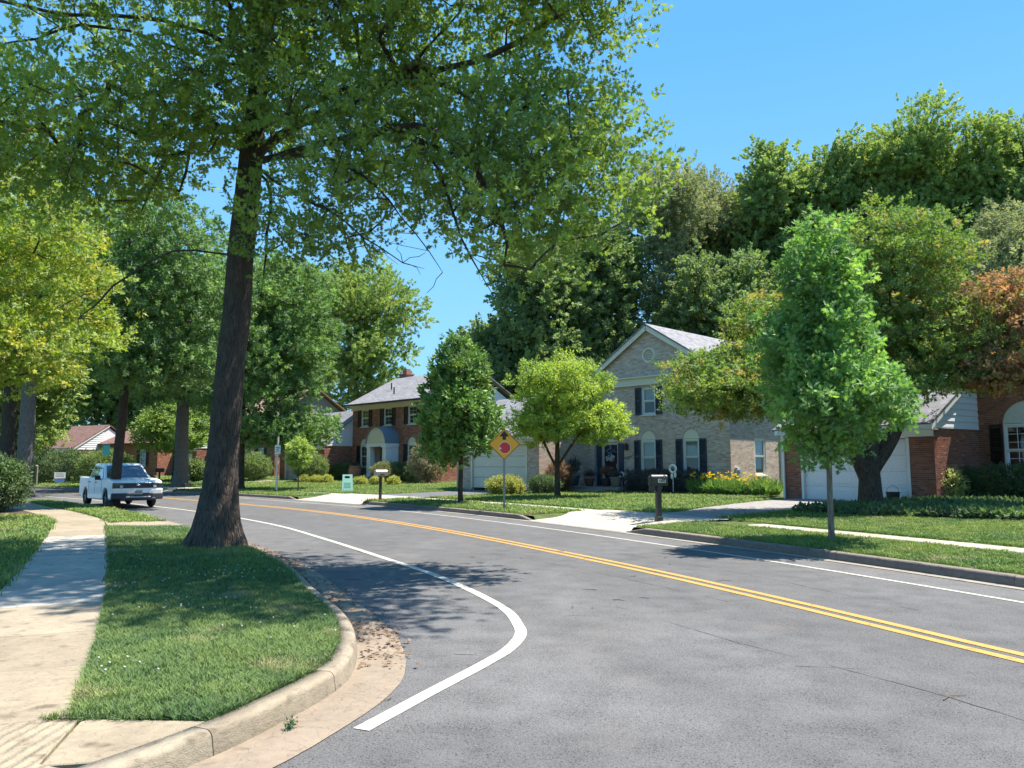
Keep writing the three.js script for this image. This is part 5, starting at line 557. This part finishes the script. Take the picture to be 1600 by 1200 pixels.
{
  const t = thing('mailbox', 'tan metal mailbox on a weathered wooden post across the road', 'mailbox', [-5.55, ground(-5.55, -32.9) - 0.03, -32.9], 0.5), m = mat([0.34, 0.29, 0.25], 0.4, { metalness: 0.3 }); part('post', [box(0.1, 1.15, 0.1, 0, 0.55, 0), box(0.12, 0.05, 0.4, 0, 1.05, 0)], mat([0.10, 0.085, 0.07], 0.9, { map: barkMap }), t); const s = new THREE.Shape(); s.moveTo(-0.12, 0); s.lineTo(0.12, 0); s.lineTo(0.12, 0.13); s.absarc(0, 0.13, 0.12, 0, Math.PI, false); s.closePath(); const bx = part('box', new THREE.ExtrudeGeometry(s, { depth: 0.5, bevelEnabled: true, bevelSize: 0.006, bevelThickness: 0.006, bevelSegments: 1 }).translate(0, 0, -0.25).rotateY(Math.PI / 2).translate(0.02, 1.08, 0), m, t); part('door', rbox(0.02, 0.22, 0.22, -0.245, 1.19, 0, 0.006), mat([0.42, 0.38, 0.33], 0.4), bx); part('name_plate', box(0.2, 0.05, 0.004, 0.03, 1.13, 0.13), mat([0.06, 0.05, 0.05], 0.5), bx);
}
{
  const t = thing('mailbox', 'black mailbox on a thin post near the thick grey-barked oak', 'mailbox', [-22.9, ground(-22.9, -50.6) - 0.03, -50.6], 0.6), b = mat([0.015, 0.015, 0.016], 0.4); part('post', box(0.1, 1.2, 0.1, 0, 0.55, 0), b, t); part('box', [rbox(0.56, 0.26, 0.26, 0, 1.2, 0, 0.06), rbox(0.02, 0.22, 0.22, -0.28, 1.2, 0, 0.008)], b, t);
}
{
  const t = thing('yard_sign', 'mint green folding yard sign standing on the lawn edge', 'sign', [-8.95, ground(-8.95, -42.4), -42.4], 0.25), m = mat([0.38, 0.66, 0.52], 0.6); const fr = (a, z) => { const s = new THREE.Shape(); s.moveTo(-0.3, 0); s.lineTo(0.3, 0); s.lineTo(0.26, 0.95); s.lineTo(-0.26, 0.95); s.closePath(); const h = new THREE.Path(); h.moveTo(-0.15, 0.74); h.lineTo(-0.15, 0.86); h.lineTo(0.12, 0.86); h.lineTo(0.12, 0.74); h.closePath(); s.holes.push(h); return new THREE.ExtrudeGeometry(s, { depth: 0.03, bevelEnabled: false }).rotateX(a).translate(0, 0, z); }; part('front_board', fr(-0.18, 0.2), m, t); part('rear_board', fr(0.18, -0.2), mat([0.12, 0.28, 0.24], 0.6), t); part('print_lines', [0.5, 0.42, 0.34, 0.26].map(y => box(0.36, 0.02, 0.004, 0, y, 0.236 - y * 0.178, -0.18)), mat([0.30, 0.52, 0.42], 0.6), t);
}
{
  const t = thing('parking_sign', 'small white parking sign on a pale steel post by the sapling', 'traffic sign', [-13.45, ground(-13.45, -44.6), -44.6], 0.15); part('post', cyl(0.055, 0.06, 3.3, 0, 1.62, 0, 10), mat([0.55, 0.55, 0.52], 0.5), t); const p = part('sign_plate', rbox(0.32, 0.52, 0.012, 0, 2.35, 0.065, 0.004), mat([0.62, 0.66, 0.64], 0.5), t); part('sign_print', [box(0.22, 0.04, 0.002, 0, 2.48, 0.0725), box(0.2, 0.04, 0.002, 0, 2.38, 0.0725, 0, 0, 0.5), box(0.2, 0.035, 0.002, 0, 2.26, 0.0725, 0, 0, 0.5)], mat([0.05, 0.07, 0.07], 0.5), p);
}
{
  const p = loc(Bh, -0.6, 2.9), t = thing('street_lamp', 'slim dark street lamp with flat head behind the lime-green tree', 'street lamp', [2.1, ground(2.1, -35.3), -35.3]); part('pole', tube([V(0, -0.05, 0), V(0, 2.4, 0), V(0, 4.6, 0)], [0.055, 0.045, 0.035], 8), mat([0.06, 0.06, 0.06], 0.5), t); part('lamp_head', [new THREE.SphereGeometry(0.24, 16, 10).scale(1, 0.28, 1).translate(0.05, 4.7, 0), cyl(0.2, 0.16, 0.06, 0.05, 4.65, 0)], mat([0.10, 0.12, 0.14], 0.25, { metalness: 0.4 }), t);
}
{ // squirrel nest
  const t = thing('squirrel_nest', 'ball of dry brown leaves wedged on the big oak limb', 'nest', [-1.68, 8.62, -13.2]), a = [], c = [], M = new THREE.Matrix4(), q = new THREE.Quaternion(); part('nest_core', new THREE.IcosahedronGeometry(0.2, 2).scale(1.1, 0.75, 1), mat([0.07, 0.045, 0.03], 1), t); for (let i = 0; i < 150; i++) { const d = V(gauss(), gauss(), gauss()).normalize(); q.setFromUnitVectors(Y, d.clone().add(V(gauss(), gauss(), gauss()).multiplyScalar(0.8)).normalize()); a.push(M.compose(V(d.x * 0.22, d.y * 0.15, d.z * 0.2), q, V(1, 1, 1).multiplyScalar(rr(0.6, 1.1))).clone()); c.push(col(0.15, 0.085, 0.045).lerp(col(0.26, 0.15, 0.08), R())); } copies('dry_leaves', spray('oak', 3, 0.12, 0.04, 1.2), LM, a, t, c);
}
// pots, ornaments and far small things
const clay = mat([0.34, 0.15, 0.09], 0.85, { map: grain }), potProf = [[0.01, 0], [0.26, 0], [0.4, 0.25], [0.46, 0.5], [0.42, 0.72], [0.36, 0.8], [0.42, 0.84], [0.4, 0.9], [0.33, 0.88], [0.3, 0.7], [0.01, 0.68]];
for (const [a, i] of [[3.1, 0], [5.3, 1]]) { const c = loc(Ch, a, i ? 1.3 : 1.8), t = thing('plant_pot', ['large terracotta pot to the garage side of the arched porch', 'large terracotta pot on the far side of the arched porch door'][i], 'plant pot', [c[0], 0.64, c[1]], 0, 'terracotta pots by the porch'); part('pot', new THREE.LatheGeometry(potProf.map(p => new THREE.Vector2(...p)), 24).scale(1.0, 1.1, 1.0), clay, t); const l = [], k = [], M = new THREE.Matrix4(); for (let j = 0; j < 60; j++) { l.push(M.compose(V(gauss() * 0.22, 0.95 + R() * 0.15, gauss() * 0.22), new THREE.Quaternion().setFromEuler(new THREE.Euler(gauss() * 0.7, R() * 6, gauss() * 0.7)), V(1, 1, 1)).clone()); k.push(col(0.08, 0.05, 0.04).lerp(col(0.05, 0.09, 0.03), R())); } copies('foliage', SPR.shrub, LM, l, t, k); }
function potted(label, h, a, b, r, hh, potM, c1, c2, n = 140, sp = 'shrub') { const c = loc(h, a, b), t = thing('potted_plant', label, 'potted plant', [c[0], 0.65, c[1]]); part('pot', new THREE.LatheGeometry([[0.01, 0], [0.7, 0], [1, 0.9], [1.06, 0.92], [1.04, 1], [0.9, 1], [0.86, 0.85], [0.01, 0.82]].map(p => new THREE.Vector2(p[0] * r, p[1] * r * 1.5)), 20), potM, t); const l = [], k = [], M = new THREE.Matrix4(); for (let j = 0; j < n; j++) { const d = V(gauss(), gauss(), gauss()).multiplyScalar(0.6); l.push(M.compose(V(d.x * r * 1.5, r * 1.5 + hh / 2 + d.y * hh * 0.6, d.z * r * 1.5), new THREE.Quaternion().setFromUnitVectors(Y, d.clone().add(V(0, 0.7, 0)).normalize()), V(1, 1, 1).multiplyScalar(rr(0.8, 1.3))).clone()); k.push(col(...c1).lerp(col(...c2), R())); } copies('foliage', SPR[sp], LM, l, t, k); }
potted('dark evergreen in a blue pot beside the navy door', Bh, 0.15, 0.9, 0.32, 0.95, mat([0.05, 0.08, 0.14], 0.25), [0.03, 0.05, 0.025], [0.06, 0.09, 0.04]);
potted('pot of red and orange flowers before the navy door', Bh, 2.35, 1.0, 0.26, 0.55, mat([0.06, 0.05, 0.05], 0.5), [0.30, 0.05, 0.02], [0.10, 0.10, 0.03]);
potted('low round pot of purple foliage on the step', Bh, 1.7, 1.5, 0.25, 0.3, mat([0.10, 0.05, 0.05], 0.5), [0.09, 0.035, 0.04], [0.16, 0.06, 0.06], 90);
potted('pale stone planter at the end of the step', Bh, 3.1, 1.2, 0.3, 0.15, mat([0.20, 0.18, 0.17], 0.9), [0.03, 0.05, 0.03], [0.05, 0.07, 0.04], 50);
[[6.55, 1.55, 1.0, 0.16], [3.05, 0.7, 0.7, 0.12]].forEach(([a, b, y, r], i) => { const c = loc(Bh, a, b), t = thing('garden_ornament', ['white ring ornament on a stake above the plum hedge', 'smaller white ring ornament beside the navy door'][i], 'ornament', [c[0], 0.5, c[1]], turnOf(.695, .719)); part('ring', new THREE.TorusGeometry(r, r * 0.3, 10, 22).translate(0, y, 0), trimWhite, t); part('stake', cyl(0.015, 0.015, y - r, 0, (y - r) / 2, 0, 6), trimWhite, t); if (!i) part('leaf_pair', [new THREE.SphereGeometry(0.09, 10, 8).scale(0.7, 1.5, 0.4).translate(-0.06, y - 0.33, 0), new THREE.SphereGeometry(0.09, 10, 8).scale(0.7, 1.5, 0.4).translate(0.12, y - 0.27, 0)], trimWhite, t); });
{ const c = loc(Ah, -1.2, 3.3), t = thing('bucket', 'small dark bucket at the foot of the white garage door', 'bucket', [c[0], ground(...c), c[1]]); part('shell', new THREE.LatheGeometry([[0.01, 0], [0.17, 0], [0.21, 0.36], [0.23, 0.38], [0.19, 0.38], [0.15, 0.03]].map(p => new THREE.Vector2(...p)), 18), mat([0.02, 0.025, 0.03], 0.5), t); part('handle', new THREE.TorusGeometry(0.2, 0.008, 6, 18, Math.PI).translate(0, 0.38, 0), steel, t); }
{ const t = thing('yard_sign', 'small white and blue campaign-style sign on the far verge', 'sign', [-34.4, 0.15, -59.3], 0.5); part('board', box(0.75, 0.46, 0.02, 0, 0.76, 0), mat([0.72, 0.73, 0.78], 0.5), t); part('lower_board', box(0.65, 0.26, 0.02, 0, 0.36, 0), mat([0.08, 0.17, 0.45], 0.5), t); part('print_band', [box(0.5, 0.04, 0.004, 0, 0.88, 0.013), box(0.55, 0.05, 0.004, 0, 0.72, 0.013)], mat([0.5, 0.22, 0.2], 0.5), t); part('stake', [cyl(0.012, 0.012, 0.75, -0.3, 0.3, -0.02, 6), cyl(0.012, 0.012, 0.75, 0.3, 0.3, -0.02, 6)], steel, t); }
{ const t = thing('banner', 'teal garden banner on a thin pole behind the slim tree', 'banner', [-29.9, 0.2, -57.5], 0.4); part('cloth', box(0.45, 0.85, 0.01, -0.12, 2.6, 0), mat([0.05, 0.35, 0.36], 0.8), t); part('pole', [cyl(0.025, 0.025, 3.1, -0.4, 1.5, 0, 8), cyl(0.012, 0.012, 0.55, 0, 0, 0, 6).rotateZ(Math.PI / 2).translate(-0.14, 3.04, 0)], steel, t); }
{ const t = thing('wooden_fence', 'short rail fence beside the pale grey oak trunk', 'fence', [-41.5, 0.3, -62.5], 0.3), m = mat([0.16, 0.13, 0.11], 0.9, { map: barkMap }); for (let i = 0; i < 4; i++) part('post', box(0.14, 1.5, 0.14, i * 1.7 - 2, 0.7, 0), m, t); for (const y of [0.5, 0.9, 1.3]) part('rail', rbox(5.4, 0.12, 0.05, 0.55, y, 0.09, 0.01), m, t); }
{ const t = thing('marker_post', 'bare wooden post standing on the far verge', 'post', [-35.9, 0.15, -58.8]); part('shaft', box(0.16, 1.5, 0.16, 0, 0.72, 0), mat([0.24, 0.21, 0.16], 0.9, { map: barkMap }), t); part('cap', new THREE.ConeGeometry(0.13, 0.1, 4).rotateY(Math.PI / 4).translate(0, 1.52, 0), mat([0.2, 0.17, 0.13], 0.9), t); }

// ---------- grass, clover, litter ----------
function tuft(n, h, w, sp, s0) { const keep = seed; seed = s0; const pos = []; for (let i = 0; i < n; i++) { const a = R() * 6.3, x = gauss() * sp, z = gauss() * sp, hh = h * rr(0.55, 1.2), b = rr(0.15, 0.75) * hh, dx = Math.cos(a), dz = Math.sin(a), px = -dz * w * rr(0.7, 1.2), pz = dx * w; const p0 = [x - px, 0, z - pz], p1 = [x + px, 0, z + pz], m0 = [x + dx * b * 0.3 - px * 0.8, hh * 0.6, z + dz * b * 0.3 - pz * 0.8], m1 = [x + dx * b * 0.3 + px * 0.8, hh * 0.6, z + dz * b * 0.3 + pz * 0.8], tp = [x + dx * b, hh * rr(0.85, 1), z + dz * b]; pos.push(...p0, ...p1, ...m1, ...p0, ...m1, ...m0, ...m0, ...m1, ...tp); } seed = keep; const g = new THREE.BufferGeometry(); g.setAttribute('position', new THREE.Float32BufferAttribute(pos, 3)); g.computeVertexNormals(); return g; }
const grassM = mat([1, 1, 1], 1, { transmission: 0.3, thickness: 0, clearcoat: 0.12, clearcoatRoughness: 0.5 });
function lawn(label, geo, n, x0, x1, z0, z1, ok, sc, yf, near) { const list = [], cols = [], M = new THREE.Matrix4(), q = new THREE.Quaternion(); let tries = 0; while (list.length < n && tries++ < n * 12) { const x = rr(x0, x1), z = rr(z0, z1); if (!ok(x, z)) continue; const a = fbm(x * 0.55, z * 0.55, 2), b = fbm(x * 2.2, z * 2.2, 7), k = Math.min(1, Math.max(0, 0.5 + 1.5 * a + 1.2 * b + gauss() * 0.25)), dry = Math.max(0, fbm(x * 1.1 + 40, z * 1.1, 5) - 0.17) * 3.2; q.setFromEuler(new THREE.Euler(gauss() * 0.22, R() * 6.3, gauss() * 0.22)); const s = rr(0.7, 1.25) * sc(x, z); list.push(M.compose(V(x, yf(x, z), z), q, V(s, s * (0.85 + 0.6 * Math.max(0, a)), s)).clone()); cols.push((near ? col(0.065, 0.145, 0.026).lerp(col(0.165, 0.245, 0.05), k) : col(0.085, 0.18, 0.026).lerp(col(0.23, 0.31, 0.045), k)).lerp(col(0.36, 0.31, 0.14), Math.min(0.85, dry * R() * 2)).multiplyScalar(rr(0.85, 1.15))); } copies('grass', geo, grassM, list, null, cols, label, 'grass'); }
const inRamp = (x, z) => z < -19 && z > -21.7 && x > -11.6 && KL.near(x, z)[0] > rampS[0] - 0.15 && KL.near(x, z)[0] < rampS[1] + 0.15;
const offSlab = (x, z) => { const [s, t] = SW.near(x, z); return s > 0.05 ? !(t > -1.13 && t < 0.0) : z < -4.68; };
const okL = (x, z) => KL.near(x, z)[1] < -0.16 && offSlab(x, z) && !inRamp(x, z) && !(x < -13.8 && x > -19 && z < -23.2 && z > -29 && SW.near(x, z)[1] < -1.1);
const strip = (x, z) => okL(x, z) && SW.near(x, z)[1] > -0.5;
lawn('thick green grass of the corner verge beside the near kerb', tuft(11, 0.085, 0.0028, 0.03, 5), 21000, -5.6, -1.2, -10.2, -4.66, strip, () => 1, () => 0.125, true);
lawn('shaded green grass around the big oak trunk', tuft(12, 0.085, 0.004, 0.045, 6), 15000, -12, -2, -19.2, -10, strip, () => 1.1, () => 0.125, true);
lawn('green lawn left of the footway and on far verge', tuft(12, 0.09, 0.006, 0.07, 7), 16000, -20, -4.5, -36, -6, (x, z) => okL(x, z) && !(strip(x, z) && z > -19.2), () => 1.25, () => 0.125);
const drives = [[[2.7, -23], [4.6, -23.7], [6.5, -25.9], [8.8, -28.1], [10.95, -29.6]], [[3, -19], [6.2, -21.9], [7.9, -23.1], [10.6, -24.4], [13.4, -25.5]]];
const polyA = [...drives[0], ...drives[1].slice().reverse()], polyB = [[-8.6, -38.8], [-6.9, -39.0], [-4.6, -39.9], [-2.1, -41.4], [0.9, -38.5], [-1.6, -36.8], [-3.8, -35.3], [-5.1, -34.6]];
const inP = (p, x, z) => { let c = false; for (let i = 0, j = p.length - 1; i < p.length; j = i++) if ((p[i][1] > z) !== (p[j][1] > z) && x < (p[j][0] - p[i][0]) * (z - p[i][1]) / (p[j][1] - p[i][1]) + p[i][0]) c = !c; return c; };
const bedA = [[8.6, -22.9], [9.3, -21.2], [12, -18.9], [14.6, -17.1], [20, -14], [22, -18], [17.5, -24], [13, -25.2]];
const clearH = (h, x, z, w) => { const dx = x - h.p[0], dz = z - h.p[1], a = dx * h.x[0] + dz * h.x[1], b = dx * h.n[0] + dz * h.n[1]; return !(b < (a < 0.1 ? 3.4 : 0.3) && b > -9 && a > -6.6 && a < w); };
const okR = (x, z) => { const [s, t] = KR.near(x, z); if (t < 0.17 || t > 32) return false; if (t > 2.28 && t < 3.27 && s < 110) return false; for (const [a, b] of [apA, apB, apC]) if (t < 3.5 && s > a - 0.1 && s < b + 0.4) return false; return !inP(polyA, x, z) && !inP(polyB, x, z) && !inP(bedA, x, z) && clearH(Bh, x, z, 8.7) && clearH(Ch, x, z, 9.5) && clearH(Ah, x, z, 9.6); };
lawn('sunny grass of the strip and lawn by the young oak', tuft(12, 0.07, 0.005, 0.06, 8), 26000, 2.5, 17, -24, -9.5, okR, () => 1.1, (x, z) => ground(x, z) - 0.018);
lawn('sunny front lawns across the road', tuft(14, 0.08, 0.009, 0.1, 9), 34000, -22, 10, -57, -21, okR, () => 1.3, (x, z) => ground(x, z) - 0.018);
lawn('far lawns near the bend of the road', tuft(14, 0.1, 0.016, 0.16, 10), 9000, -60, -20, -75, -46, okR, () => 1.5, (x, z) => ground(x, z) - 0.018);
{ // white clover heads
  const l = [], M = new THREE.Matrix4(); let g = 0; while (l.length < 170 && g++ < 9000) { const x = rr(-9, -1.3), z = rr(-19, -5.5); if (!strip(x, z) || fbm(x * 0.9, z * 0.9, 12) < 0.06) continue; l.push(M.makeScale(1, 1, 1).setPosition(x, 0.2 + R() * 0.03, z).clone()); } copies('clover', new THREE.IcosahedronGeometry(0.009, 1), mat([0.42, 0.42, 0.34], 0.9), l, null, null, 'white clover flowers dotted in the corner verge', 'clover');
  const d = [], c = [], q = new THREE.Quaternion(); g = 0; while (d.length < 1500 && g++ < 60000) { const s = rr(sL(-1.24, -6.3), sL(-6.4, -17)), t = Math.abs(gauss()) * 0.42 + 0.03, den = 0.5 + 1.6 * fbm(s * 0.7, t * 2, 3); if (R() > den * (t < 0.5 ? 1 : 0.35)) continue; const a = KL.at(s, t); q.setFromEuler(new THREE.Euler(-Math.PI / 2 + gauss() * 0.5, R() * 0.5, R() * 6.3)); d.push(M.compose(V(a[0], 0.024 + R() * 0.02, a[1]), q, V(1, 1, 1).multiplyScalar(rr(0.25, 0.8))).clone()); c.push(col(0.09, 0.055, 0.035).lerp(col(0.24, 0.15, 0.085), R())); } const lg = new THREE.BufferGeometry(); lg.setAttribute('position', new THREE.Float32BufferAttribute(LEAF.oak.flatMap(p => [p.x * 0.09, p.y * 0.09, p.z * 0.09]), 3)); lg.computeVertexNormals(); copies('leaf_litter', lg, mat([1, 1, 1], 0.9), d, null, c, 'dry brown leaf litter lying in the near gutter', 'leaves');
  const tw = [], tq = []; for (let i = 0; i < 26; i++) { const x = rr(-3, 3), z = rr(-15, -5), [, t] = KL.near(x, z); if (t < 0.2) continue; const a = R() * 6.3, L = rr(0.04, 0.14); tw.push(tube([V(x, 0.008, z), V(x + Math.cos(a) * L, 0.012, z + Math.sin(a) * L), V(x + Math.cos(a + 0.3) * L * 2, 0.008, z + Math.sin(a + 0.3) * L * 2)], [0.004, 0.004, 0.002], 4)); } part('twig_litter', tw, mat([0.09, 0.065, 0.05], 0.9), null, { kind: 'stuff', label: 'thin twigs scattered over the asphalt near the oak', category: 'twigs' });
  const wd = thing('weed', 'small green weed growing in the gutter joint', 'weed', [-1.36, 0.01, -4.93]), wl = [], wc = []; for (let i = 0; i < 16; i++) { wl.push(M.compose(V(gauss() * 0.035, 0.01 + R() * 0.025, gauss() * 0.04), q.setFromEuler(new THREE.Euler(gauss() * 0.8, R() * 6, gauss() * 0.8)), V(1, 1, 1).multiplyScalar(rr(0.3, 0.5))).clone()); wc.push(col(0.04, 0.11, 0.025).lerp(col(0.09, 0.17, 0.04), R())); } copies('foliage', SPR.shrubTiny, LM, wl, wd, wc);
}
renderer.render(scene, camera);
